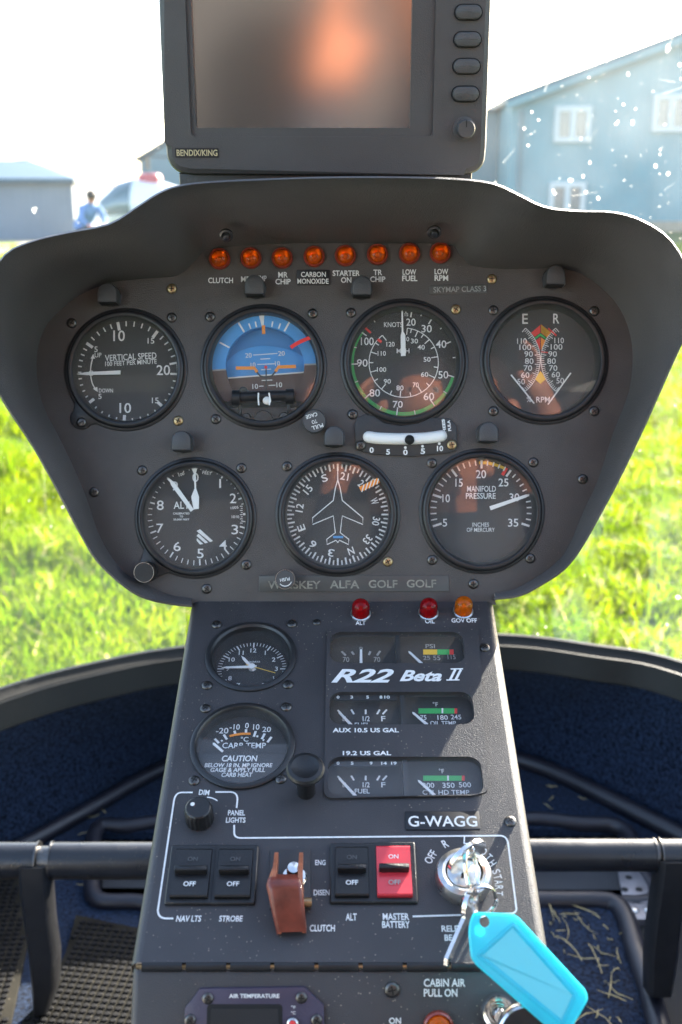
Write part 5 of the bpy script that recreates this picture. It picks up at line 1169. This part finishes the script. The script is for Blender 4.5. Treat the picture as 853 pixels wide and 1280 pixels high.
b.mat('orange'); b.pline([b.m(*p, zc) for p in catmull([(244, 771), (275, 763), (316, 758), (357, 758)], 4)], b.L(15), zc + .0003)
b.build('markings', t, smooth=0)
b = mkc(); b.mat('needle'); needle(b, spear(b.m(208, 852, -.004), b.m(155, 806, -.004), b.L(6), b.L(7), b.L(8)), -.0042); b.build('needle', t)
b = mkc(); b.mat('placard'); z = -.0032
hh = b.m(315, 856, z)[1]; rr = r - .0046; a0 = math.degrees(math.acos(min(1, max(-1, hh / rr))))
b.prism([pol(0, 0, rr, a0 + (360 - 2 * a0) * i / 40) for i in range(41)][::-1], zc + .0002, z, .0003)
cc = b.m(316, 856, z); b.prism([(cc[0] + b.L(66) * cos(R(a)), cc[1] - .0005 + b.L(66) * .82 * sin(R(a))) for a in range(0, 181, 15)], zc + .0002, z - .0001, .0003); pl = b.build('lower_mask', t)
b = mkc(); b.mat('white'); z += .0003
for a in (('CAUTION', 298, 888, 190, 32, .02), ('BELOW 18 IN. MP IGNORE', 292, 924, 362, 22, .02), ('GAGE & APPLY FULL', 288, 949, 292, 23, .02), ('CARB HEAT', 284, 975, 166, 23, .02)): b.text(*a[:5], z, bold=a[5], shear=.12)
b.build('lettering', pl, smooth=0)
b = mkc(); b.mat('glass'); b.disc(0, 0, r - .0038, .0004, 64); b.build('glass', t, smooth=0)

# ---- engine gauge cluster
t = thing('engine_gauge_cluster', 'plate of six small engine meters in three rounded windows', 'gauge cluster', PC, 505, 895); mkc = lambda c=(0, 0, 1): MB(PC, 505, 895, c)
b = mkc(); wr = []
for w_, d in wins:
    q0, q1 = b.m(w_[0], w_[2]), b.m(w_[1], w_[3]); ym = (w_[2] + w_[3]) / 2; wr.append(rrect(b.m(w_[0], ym)[0], b.m(w_[1], ym)[0], q1[1], q0[1], .0075, 6))
po = [b.m(*p) for p in ((405, 1000), (611, 994), (598, 786), (409, 787))]; po = [tuple(p) for p in po]
def roundpoly(pts, r_, n=5):
    out = []
    for i in range(len(pts)):
        a, c, d = V(pts[i - 1]), V(pts[i]), V(pts[(i + 1) % len(pts)]); p, q = c + (a - c).normalized() * r_, c + (d - c).normalized() * r_
        out += [tuple(x) for x in rc(p, q, c, n)]
    return out
plate('cover_plate', roundpoly(po, .006), wr, .0016, 'console', t, z=.0017)
def meter(x0, x1, y0, y1, c, fn, lb=None):
    zc = -.0085; b = mkc(); b.mat('dial'); p0, p1 = b.m(x0, y0, zc), b.m(x1, y1, zc); xa, xb = b.m(x0, (y0 + y1) / 2, -.002)[0], b.m(x1, (y0 + y1) / 2, -.002)[0]
    b.box(xa, xb, p1[1] - .012, p0[1] + .012, zc - .004, zc); mt = b.build('meter', t)
    b = mkc(c); zc += .0004; fn(b, zc, mt)
def nd(mt, c, x0, y0, x1, y1):
    b = mkc(c); b.mat('needle'); z_ = -.0068; needle(b, spear(b.m(x1, y1, z_), b.m(x0, y0, z_), b.L(6.5), b.L(5), b.L(8)), z_, .0005); b.build('needle', mt)
cA, cB = (390, 730, .29308), (390, 850, .29308)
def bars(b, zc, x0, x1, y, hgt, parts):
    for m_, f0, f1 in parts:
        b.mat(m_); q = [b.m(x0 + (x1 - x0) * f0, y - hgt / 2, zc), b.m(x0 + (x1 - x0) * f0, y + hgt / 2, zc), b.m(x0 + (x1 - x0) * f1, y + hgt / 2, zc), b.m(x0 + (x1 - x0) * f1, y - hgt / 2, zc)]; b.poly(q, zc)
def f1(b, zc, mt):
    b.mat('dimwhite')
    for q in ((127, 287, 145, 305), (170, 288, 180, 302), (250, 287, 243, 303), (292, 285, 278, 305)): b.line(b.m(*q[:2], zc), b.m(*q[2:], zc), b.L(10), zc)
    for a in (('70', 146, 322, 28, 22), ('0', 210, 275, 14, 15), ('70', 278, 322, 28, 22), ('AMP', 210, 348, 60, 18)): b.text(*a, zc)
    b.build('markings', mt, smooth=0); nd(mt, cA, 210, 278, 210, 342)
def f2(b, zc, mt):
    bars(b, zc, 475, 605, 290, 22, (('yellow', 0, .46), ('green', .46, .86), ('red', .86, 1))); b.mat('dimwhite')
    for a in (('PSI', 505, 265, 40, 18), ('25', 490, 315, 30, 18), ('55', 533, 315, 30, 20), ('115', 596, 311, 34, 20), ('OIL PRESS', 550, 346, 120, 18)): b.text(*a, zc)
    b.build('markings', mt, smooth=0); nd(mt, cA, 412, 288, 470, 342)
meter(411, 497, 790, 833, cA, f1); meter(499, 582, 790, 833, cA, f2)
def fuel(y, u, tagt):
    def f(b, zc, mt):
        b.mat('white')
        for q in ((110, -10, 125, 5), (168, -12, 180, 8), (230, -12, 230, 8), (290, -12, 278, 8), (320, -12, 302, 8)): b.line(b.m(q[0], y + q[1], zc), b.m(q[2], y + q[3], zc), b.L(8), zc)
        for a in (('E', 138, y + 27, 14, 20), ('1/2', 232, y + 27, 30, 22), ('F', 305, y + 27, 18, 22), ('FUEL', 215, y + 54, 64, 20)): b.text(*a, zc)
        b.build('markings', mt, smooth=0); nd(mt, cB, 113, y - 3, *u)
        b2 = mkc(cB); b2.mat('placard'); ys = y - 65; z_ = -.0015
        q = [b2.m(96, ys - 11, z_), b2.m(96, ys + 13, z_), b2.m(362, ys + 13, z_), b2.m(362, ys - 11, z_)]; b2.prism(q, z_ - .001, z_); st = b2.build('scale_strip', mt) if False else b2
        b2.mat('white')
        for s_, x in tagt: b2.text(s_, x, ys, 12 * len(s_), 13, z_ + .0003, bold=.03)
        b2.build('scale_strip', mt, smooth=0)
    return f
def temp(x0, x1, y, hgt, mid, ndl, txs):
    def f(b, zc, mt):
        bars(b, zc, x0, x1, y, hgt, (('green', 0, .93), ('red', .93, 1))); b.mat('white')
        b.line(b.m(mid, y - hgt / 2, zc), b.m(mid, y + hgt / 2, zc), b.L(7), zc + .0002)
        for a in txs: b.text(*a, zc, bold=.008)
        b.build('markings', mt, smooth=0); nd(mt, cB, *ndl)
    return f
meter(410, 503, 865, 910, cB, fuel(138, (172, 197), (('0', 112), ('3', 170), ('5', 238), ('8', 295), ('10', 321)))); meter(505, 594, 865, 910, cB, temp(455, 620, 132, 22, 557, (428, 138, 492, 192), (('°F', 527, 103, 22, 18), ('180', 558, 160, 44, 20), ('245', 615, 158, 44, 20), ('75', 476, 160, 26, 20), ('OIL TEMP', 560, 184, 110, 18))))
meter(408, 507, 946, 999, cB, fuel(420, (188, 498), (('0', 112), ('5', 172), ('9', 253), ('14', 308), ('19', 350)))); meter(509, 606, 946, 999, cB, temp(475, 652, 419, 22, 581, (452, 428, 522, 492), (('°F', 553, 388, 22, 20), ('200', 497, 449, 50, 22), ('350', 583, 449, 52, 22), ('500', 653, 447, 52, 22), ('CYL HD TEMP', 572, 479, 200, 20))))
for k, (w_, d) in enumerate(wins):
    b = mkc(); b.mat('glass'); p2 = wr[k]; b.poly(p2, -.0008); b.build('window_glass', t, smooth=0)
    b = mkc(); b.mat('bezel'); xd = b.m(d, (w_[2] + w_[3]) / 2)[0]; ys = [p[1] for p in p2]; b.box(xd - .0014, xd + .0014, min(ys), max(ys), -.0085, -.0012); b.build('divider', t)
b = mkc(cA); b.mat('white'); z = .0020
b.text('R22', 217, 391, 268, 58, z, bold=.028, shear=.42); b.text('Beta', 464, 391, 182, 48, z, bold=.03, shear=.42)
for x in (598, 622):
    b.pline([b.m(x + 14, 365, z), b.m(x - 8, 408, z)], b.L(11), z)
b.pline([b.m(592, 363, z), b.m(645, 362, z)], b.L(7), z + .0001); b.pline([b.m(574, 410, z), b.m(630, 409, z)], b.L(7), z + .0001)
b.build('lettering', t, smooth=0); b = mkc(cB); b.mat('white'); b.text('AUX 10.5 US GAL', 230, 214, 282, 19, z, bold=.03); b.build('lettering', t, smooth=0); b = mkc(cB); b.mat('white'); b.text('19.2 US GAL', 235, 312, 206, 19, z, bold=.03); b.build('lettering', t, smooth=0)

# ---- console lamps
for x, y, lb, lm in ((451, 768, 'dark red domed lamp over the word ALT', 'redlens'), (535.5, 767, 'dark red domed lamp over the word OIL', 'redlens'), (579, 765, 'bright orange domed lamp over the words GOV OFF', 'amberlight')):
    t = thing('indicator_lamp', lb, 'indicator lamp', PC, x, y, group='domed lamps at the console top'); mkc = lambda: MB(PC, x, y)
    b = mkc(); b.mat('steel'); b.lathe([(.0068, .0001), (.0068, .0012), (.006, .0016)], 0, 0, 28); b.build('base_ring', t)
    b = mkc(); b.mat('reflector'); b.lathe([(.005, .0008), (.0000001, .0008)], 0, 0, 20); b.lathe([(.0018, .0008), (.0018, .006), (.0000001, .0075)], 0, 0, 12); b.build('bulb', t)
    b = mkc(); b.mat(lm); b.lathe([(.0059, .0012), (.0059, .0075)] + [(.0059 * cos(R(a)), .0075 + .0052 * sin(R(a))) for a in range(15, 90, 15)] + [(.0000001, .0127)], 0, 0, 32); b.build('lens', t)

# ---- mushroom pull knob and dimmer knob
t = thing('pull_knob', 'black mushroom pull knob beside the carburettor temperature dial', 'knob', PC, 383, 990); mkc = lambda: MB(PC, 383, 990)
b = mkc(); b.mat('black'); b.lathe([(.0052, 0), (.0052, .018)], 0, 0, 24); b.build('shaft', t)
b = mkc(); b.mat('black'); b.lathe([(.0052, .0175), (.0085, .0185), (.0105, .0205), (.0108, .0222), (.0098, .0238), (.0078, .0244), (.006, .0236), (.003, .0228), (.0000001, .0226)], 0, 0, 40); b.build('cap', t)
t = thing('dimmer_knob', 'ribbed black dimmer knob with white dot near the words PANEL LIGHTS', 'knob', PC, 250, 1024); mkc = lambda: MB(PC, 250, 1024)
b = mkc(); b.mat('black'); n = 72; prof = [(.0076, .0005), (.0076, .009), (.0071, .0112), (.0064, .0118)]
b.loft([[(r_ * (1 + (.05 if (i // 2) % 2 == 0 and zz < .01 else 0)) * cos(2 * pi * i / n), r_ * (1 + (.05 if (i // 2) % 2 == 0 and zz < .01 else 0)) * sin(2 * pi * i / n), zz) for i in range(n)] for r_, zz in prof], True, False, True); b.build('grip', t, smooth=25)
b = mkc(); b.mat('white'); b.disc(*b.m(241, 1005.5, .0118), .0012, .0121, 18); b.build('pointer_dot', t, smooth=0)

# ---- rocker switches
def rocker(px, py, label, mt, pxw, pyh, tmat):
    t = thing('rocker_switch', label, 'switch', PC, px, py, group='rocker switches on the console'); mkc = lambda: MB(PC, px, py)
    b = mkc(); x0 = b.m(px - pxw / 2, py)[0]; x1 = b.m(px + pxw / 2, py)[0]; y1 = b.m(px, py - pyh / 2)[1]; y0 = b.m(px, py + pyh / 2)[1]; fw = .0028
    b.mat('black'); o_ = rrect(x0 - fw, x1 + fw, y0 - fw, y1 + fw, .001, 2); i_ = rrect(x0 - .0002, x1 + .0002, y0 - .0002, y1 + .0002, .0006, 2)
    b.loft([[(*p, .0001) for p in o_], [(*p, .0016) for p in o_], [(*p, .0022) for p in inset(o_, .0006)], [(*p, .0022) for p in i_], [(*p, .0004) for p in i_]]); b.build('frame', t)
    b = mkc(); b.mat(mt); ym = (y0 + y1) / 2
    prof = [(y0, .0005), (y0, .0042), (y0 + .0008, .0048), (ym - .0012, .0036), (ym - .0012, .0062), (ym - .0002, .0068), (ym + .0008, .0064), (ym + .001, .0026), (y1 - .001, .0034), (y1, .0028), (y1, .0005)]
    prof = [(y0, .0005), (y0, .0042), (y0 + .0008, .0048), (ym, .0036), (y1 - .001, .0030), (y1, .0024), (y1, .0005)]
    b.loft([[(x, y, zz) for y, zz in prof] for x in (x0, x0 + .0004, x1 - .0004, x1)], True, True, True); rk = b.build('rocker', t, smooth=25)
    b = mkc(); b.mat('black'); b.box(x0 + .0012, x1 - .0012, ym - .0016, ym + .0016, .003, .0082, .0008, .0006); b.build('paddle', t)
    b = mkc(); b.mat(tmat[0]); yy = (y1 + ym) / 2
    ltext(b, 'ON', 0, yy + .0004, .0026, .0037, bold=.015); b.mat(tmat[1]); ltext(b, 'OFF', 0, (y0 + ym) / 2 - .0004, .0028, .0050, bold=.02); b.build('lettering', rk, smooth=0)
rocker(240, 1095, 'black rocker switch above the words NAV LTS', 'black', 46, 62, ('dim', 'white')); rocker(293.5, 1095, 'black rocker switch above the word STROBE', 'black', 43, 62, ('dim', 'white'))
rocker(440, 1093, 'black rocker switch above the word ALT', 'black', 41, 63, ('dim', 'white')); rocker(492.5, 1092.5, 'red rocker switch above the words MASTER BATTERY', 'redswitch', 43, 64, ('white', 'dimwhite'))

# ---- guarded clutch switch
t = thing('clutch_switch', 'toggle switch under a worn red hinged guard', 'switch', PC, 362, 1110); mkc = lambda: MB(PC, 362, 1110)
b = mkc(); b.mat('console'); q = [b.m(*p, .001) for p in ((337, 1136), (388.5, 1136), (388, 1062), (338, 1063))]; b.prism(q, .0001, .0014, .0004); b.build('base_plate', t)
b = mkc()
def q3(x, y, z_): return V((*b.m(x, y, z_), z_))
wl = [(347, 1166, .004), (341, 1140, .0135), (335.5, 1113, .0205), (333, 1104, .0222), (335, 1097, .0215), (338, 1093.5, .019)]
wr_ = [(383, 1165, .004), (381, 1140, .0135), (378.5, 1113, .0205), (378, 1104, .0222), (376.5, 1097, .0215), (375, 1093.5, .019)]
b.mat('guard'); L_ = []
for a, c in zip(wl, wr_):
    A, C = q3(*a), q3(*c); d = (C - A); L_.append([A + V((-.0002, 0, -.0035)), A + V((0, 0, -.0012)), A + d * .06, A + d * .14 + V((0, 0, .0004)), A + d * .86 + V((0, 0, .0004)), A + d * .94, C + V((0, 0, -.0012)), C + V((.0002, 0, -.0035))])
b.loft(L_, False); b.loft([[p + V((0, .0012, -.0018)) for p in l] for l in L_], False); b.build('guard_cover', t, smooth=50)
for xa, xb, s_ in ((335, 345, 1), (378, 385, -1)):
    b = mkc(); b.mat('guardedge'); side_px = wl if s_ > 0 else wr_
    base = [(V(q3(*p)) + V((0, 0, -.0012))) for p in side_px[:4]]
    x = base[0].x + (.0004 if s_ > 0 else -.0004)
    top = [(p.y, p.z) for p in base] + [(base[-1].y + .004, .0215), (base[-1].y + .012, .0185), (base[-1].y + .0235, .0125), (base[-1].y + .0255, .0095), (base[-1].y + .024, .006), (base[-1].y + .008, .0045), (base[0].y + .004, .0018)]
    xo = [base[i].x if i < 4 else base[3].x + (.0028 if s_ > 0 else -.0004) for i in range(len(top))]; xo[-1] = base[0].x
    L_ = [[(xx + d_, yy, zz) for xx, (yy, zz) in zip(xo, top)] for d_ in ((0, .0004, .0016, .002) if s_ > 0 else (-.002, -.0016, -.0004, 0))]
    b.loft(L_, True, True, True); b.build('guard_ear', t, smooth=30)
b = mkc(); b.mat('chrome'); c2 = b.m(368, 1096, .004); b.lathe([(.0068, .0014), (.0068, .004), (.006, .005), (.004, .0052), (.0038, .012), (.0032, .0135), (.0000001, .014)], *c2, 6 * 4); b.build('toggle', t, smooth=30)
b = mkc(); b.mat('brass'); c2 = b.m(388, 1128, .004); b.tube([(c2[0] - .003, c2[1], .004), (c2[0] + .0008, c2[1], .004)], .0025, 14); b.build('hinge_pin', t)

# ---- ignition lock, keys, rings, tag
t = thing('ignition_switch', 'round nickel ignition lock with a key in it', 'ignition switch', PC, 579, 1100); mkc = lambda: MB(PC, 579, 1100)
b = mkc(); b.mat('steel'); r = .0150; b.lathe([(r, 0), (r, .006), (r - .001, .0085), (r - .0035, .0095), (r - .005, .009), (r - .0054, .006)], 0, 0, 56); b.build('collar', t)
b = mkc(); b.mat('steel'); b.lathe([(r - .006, .004), (r - .006, .0082), (r - .0068, .0088), (.0000001, .0088)], 0, 0, 40); b.mat('deep'); b.line(pol(0, 0, .0045, 20), pol(0, 0, .0045, 200), .0014, .0091); b.build('barrel', t)
kc = PC.uv(579, 1100)
def cw(u, v, h): return PC.mat @ V((kc[0] + u, kc[1] + v, h))            # around the lock, in the world
key = thing('ignition_key', 'nickel key standing in the ignition lock', 'key', PC, 579, 1100)
def flatkey(b, org, ax, sd, nr, blade, bw, bl_, hole_):
    """key with its bow along ax from org, sd across it, nr its thickness"""
    th = .0011
    def P(a, c, k): return org + ax * a + sd * c + nr * k
    bow = [(bl_ + blade + bl_ * cos(2 * pi * i / 28) * 1.0, bw * sin(2 * pi * i / 28)) for i in range(28)]
    hol = [(bl_ + blade + hole_[0] + hole_[1] * cos(2 * pi * i / 28), hole_[1] * 1.1 * sin(2 * pi * i / 28)) for i in range(28)]
    o_ = [[P(*p, k) for p in bow] for k in (-th, -th * .6, th * .6, th)]; h_ = [[P(*p, k) for p in hol] for k in (th, -th)]
    b.loft([h_[1], o_[0], o_[1], o_[2], o_[3], h_[0], h_[1]])
    bt = .0032; cut = [(0, 0), (.001, bt)] + [(blade * f, bt * g) for f, g in ((.15, .5), (.28, .9), (.4, .4), (.52, .85), (.64, .5), (.76, .9))] + [(blade + .002, bt), (blade + .002, -bt), (.002, -bt)]
    b.loft([[P(x, y, k) for x, y in cut] for k in (-th * .9, th * .9)], True, True, True)
inv = key.matrix_world.inverted() if False else PC.mat.inverted()
b = MB(); b.mat('chrome')
k0 = V((0, 0, .0085)); axk = V((.06, .12, 1)).normalized(); sdk = V((.80, .60, -.12)); sdk = (sdk - axk * sdk.dot(axk)).normalized(); nrk = axk.cross(sdk)
flatkey(b, k0 - axk * .003, axk, sdk, nrk, .006, .0125, .0095, (.004, .0036)); b.build('key_body', key, smooth=30)
bowhole = k0 - axk * .003 + axk * (.006 + .0095 + .004)                  # centre of the hole, console frame around the lock
BHW = PC.mat @ (V((kc[0], kc[1], 0)) + bowhole)
def ringobj(name, label, c, n1, n2, ra, rb, wr_, mat='chrome'):
    b = MB(); b.mat(mat); n1, n2 = n1.normalized(), n2.normalized(); nn = n1.cross(n2)
    b.tube([n1 * ra * cos(2 * pi * i / 80 * 2) + n2 * rb * sin(2 * pi * i / 80 * 2) + nn * (wr_ * 2.0 * i / 80 - wr_) for i in range(81)], wr_, 8)
    o = b.build(name); o.location = c; tag(o, label, 'key ring', 'split rings on the keys'); return o
def cp(x, y, d): return CAM + (RT * ((x - CX) / FPX) + UP * ((CY - y) / FPX) + FW) * d
dB = (BHW - CAM).dot(FW); pxB = ((BHW - CAM).dot(RT) / dB * FPX + CX, CY - (BHW - CAM).dot(UP) / dB * FPX)
print('bow hole at px', pxB, 'depth', dB)
e = cp(594, 1115, dB - .004)
mid = (BHW + e) / 2; ax1 = (e - BHW); ringobj('split_ring', 'narrow split ring through the bow of the ignition key', mid, ax1, FW * .7 + RT * .45, ax1.length / 2 + .0012, .0065, .0008)
c2_ = cp(600, 1127, dB - .006); ringobj('split_ring', 'wider split ring holding the spare key and blue tag', c2_, RT + FW * .45, UP * 1.0 - FW * .45, .0098, .0098, .0009)
# spare key
sk = thing('spare_key', 'nickel spare key hanging on edge beside the blue tag', 'key', loc=cp(557, 1207, .5475)); tip = sk.location.copy(); top_ = cp(595, 1118, dB - .006)
axs = (top_ - tip); Ls = axs.length; axs.normalize(); sds = (FW * .88 + RT * .48 + UP * .0); sds = (sds - axs * sds.dot(axs)).normalized(); nrs = axs.cross(sds)
b = MB(); b.mat('chrome'); flatkey(b, V((0, 0, 0)), axs, sds, nrs, Ls * .60, .0105, Ls * .21, (Ls * .11, .003)); b.build('key_body', sk, smooth=30)
# tag
tg = thing('key_tag', 'bright translucent blue plastic key tag', 'key tag', PT, 590, 1140); b = MB(PT, 590, 1140)
q = [(587, 1150), (592, 1139), (640, 1141), (648, 1145), (733, 1237), (736, 1249), (716, 1284), (704, 1296), (692, 1292), (594, 1206), (588, 1197), (585, 1165)]
o_ = roundpoly([b.m(*p) for p in q][::-1], .0016, 3)
th = .0014
hc = b.m(606, 1152); hp = circ(*hc, .0026, 24)
b.mat('tag'); L_ = [[(*p, -th) for p in inset(o_, .0012)], [(*p, -th * .6) for p in inset(o_, .0003)], [(*p, th * .6) for p in inset(o_, .0003)], [(*p, th) for p in inset(o_, .0012)]]
b.loft(L_, True); b.build('edge', tg)
plate('face', inset(o_, .0012), [hp], .0004, 'tag', tg, z=th); plate('face', inset(o_, .0012), [hp], .0004, 'tag', tg, z=-th + .0004)
b = MB(PT, 590, 1140); b.mat('tag'); wq = [b.m(*p) for p in ((594, 1194), (641, 1152), (722, 1243), (703, 1283))]; wi = roundpoly(wq, .0015, 3)
if sum(wi[i - 1][0] * wi[i][1] - wi[i][0] * wi[i - 1][1] for i in range(len(wi))) < 0: wi = wi[::-1]
b.loft([[(*p, th + .0002) for p in wi], [(*p, th + .0007) for p in inset(wi, .0004)], [(*p, th + .0007) for p in inset(wi, .0014)], [(*p, th + .0001) for p in inset(wi, .002)]]); b.build('window_ridge', tg)
b = MB(PT, 590, 1140); b.mat('taginsert'); b.poly(inset(wi, .0022), th + .0003); b.build('paper_insert', tg, smooth=0)

# ================================================================== lower console face
lo = thing('lower_console', 'upright lower console face under the hinge', 'console', PL, 426.5, 1205); LO = PL.uv(426.5, 1205); mkl = lambda: MB(PL, 426.5, 1205)
b = mkl(); b.mat('console'); a0, a1, c0, c1 = b.m(165, 1212), b.m(691, 1212), b.m(160, 1340), b.m(695, 1340)
yt, yb = a0[1], c0[1]; r_ = .004
def row(y, x0, x1): return [(x0, y, -.12)] + [(x0 + r_ - r_ * cos(R(a)), y, -r_ + r_ * sin(R(a))) for a in range(0, 91, 18)] + [(x1 - r_ + r_ * sin(R(a)), y, -r_ + r_ * cos(R(a))) for a in range(0, 91, 18)] + [(x1, y, -.12)]
def shift(rw, dz): return [(x, y, z + dz) for x, y, z in rw]
b.loft([shift(row(yt, a0[0], a1[0]), -.010), shift(row(yt - .0005, a0[0], a1[0]), -.0015), row(yt - .003, a0[0], a1[0]), row(yb, c0[0], c1[0])], False); b.build('face_plate', lo, smooth=50)
b = mkl(); b.mat('white'); z = .0004; b.text('CABIN AIR', 556, 1228.5, 52, 10, z, bold=.02); b.text('PULL ON', 551, 1241, 42, 10, z, bold=.02); b.build('lettering', lo, smooth=0)
b = mkl(); b.mat('white'); b.text('ON', 494, 1276, 15, 8, z, bold=.02); b.build('lettering', lo, smooth=0)
screw(lo, PL, 490.5, 1237, LO, k=1.15)
t = thing('air_temperature_gauge', 'purplish plate of the air temperature gauge with red dot', 'gauge', PL, 318, 1260); mkt = lambda: MB(PL, 318, 1260)
b = mkt(); q = [b.m(*p, .002) for p in ((231, 1350), (231, 1261), (250, 1236), (381, 1234), (405, 1257), (407, 1350))][::-1]; b.mat('purple'); b.prism(q, .0001, .0022, .0006); b.build('plate', t)
b = mkt(); b.mat('deep'); q0, q1 = b.m(259, 1255, .002), b.m(353, 1350, .002); b.prism(rrect(q0[0], q1[0], q1[1], q0[1], .002), .0005, .0024, .0001); b.mat('dial'); b.prism(rrect(q0[0] + .002, q1[0] - .002, q1[1], q0[1] - .002, .001), .001, .0026); b.build('display', t)
b = mkt(); b.mat('white'); b.text('AIR TEMPERATURE', 318, 1245, 63, 5.2, .0026, bold=.03); b.text('°F', 367, 1259, 6, 4, .0026); b.text('°C', 367, 1266, 6, 4, .0026); b.build('lettering', t, smooth=0)
for x, y in ((260, 1248), (377, 1247), (238, 1275), (396, 1275)): screw(t, PL, x, y, b.o, h=.0022, k=.85)
b = mkt(); c2 = b.m(366, 1279, .003); b.mat('steel'); b.lathe([(.0028, .002), (.0028, .004), (.002, .0045)], *c2, 20); b.mat('red'); b.ball((c2[0], c2[1], .0035), .002, 14, 8, 1, True); b.build('button', t)
t = thing('air_lamp', 'orange lamp lens beneath the words CABIN AIR PULL ON', 'indicator lamp', PL, 548, 1282); mkt = lambda: MB(PL, 548, 1282)
b = mkt(); b.mat('redrim'); b.lathe([(.0075, .0001), (.0075, .003), (.0066, .004), (.006, .003)], 0, 0, 32); b.build('bezel', t)
b = mkt(); b.mat('reflector'); b.disc(0, 0, .006, .0006, 24); b.build('reflector', t); b = mkt(); b.mat('amberlight'); b.ball((0, 0, .002), .0062, 24, 8, .8, True); b.build('lens', t)
t = thing('pull_knob', 'bright ringed pull knob half hidden behind the blue tag', 'knob', PL, 622, 1262); mkt = lambda: MB(PL, 622, 1262)
b = mkt(); b.mat('chrome'); b.lathe([(.0088, .0001), (.0088, .004), (.0078, .006), (.006, .0055), (.0055, .004), (.0045, .004), (.0043, .009), (.003, .011), (.0000001, .011)], 0, 0, 40); b.build('knob_body', t)
t = thing('pull_knob', 'black round knob with bright rim in front of the blue tag', 'knob', PL, 645, 1330); mkt = lambda: MB(PL, 645, 1330)
b = mkt(); b.mat('black'); b.lathe([(.005, .0001), (.005, .045)], 0, 0, 24); b.build('shaft', t)
c2 = b.m(659, 1294, .05); b = mkt(); b.mat('chrome'); b.lathe([(.0118, .044), (.0138, .046), (.0142, .049), (.0136, .0512), (.0126, .0518)], *c2, 48); b.build('rim', t)
b = mkt(); b.mat('black'); b.lathe([(.0127, .0516), (.011, .0522), (.0000001, .0523)], *c2, 48); b.build('cap', t)
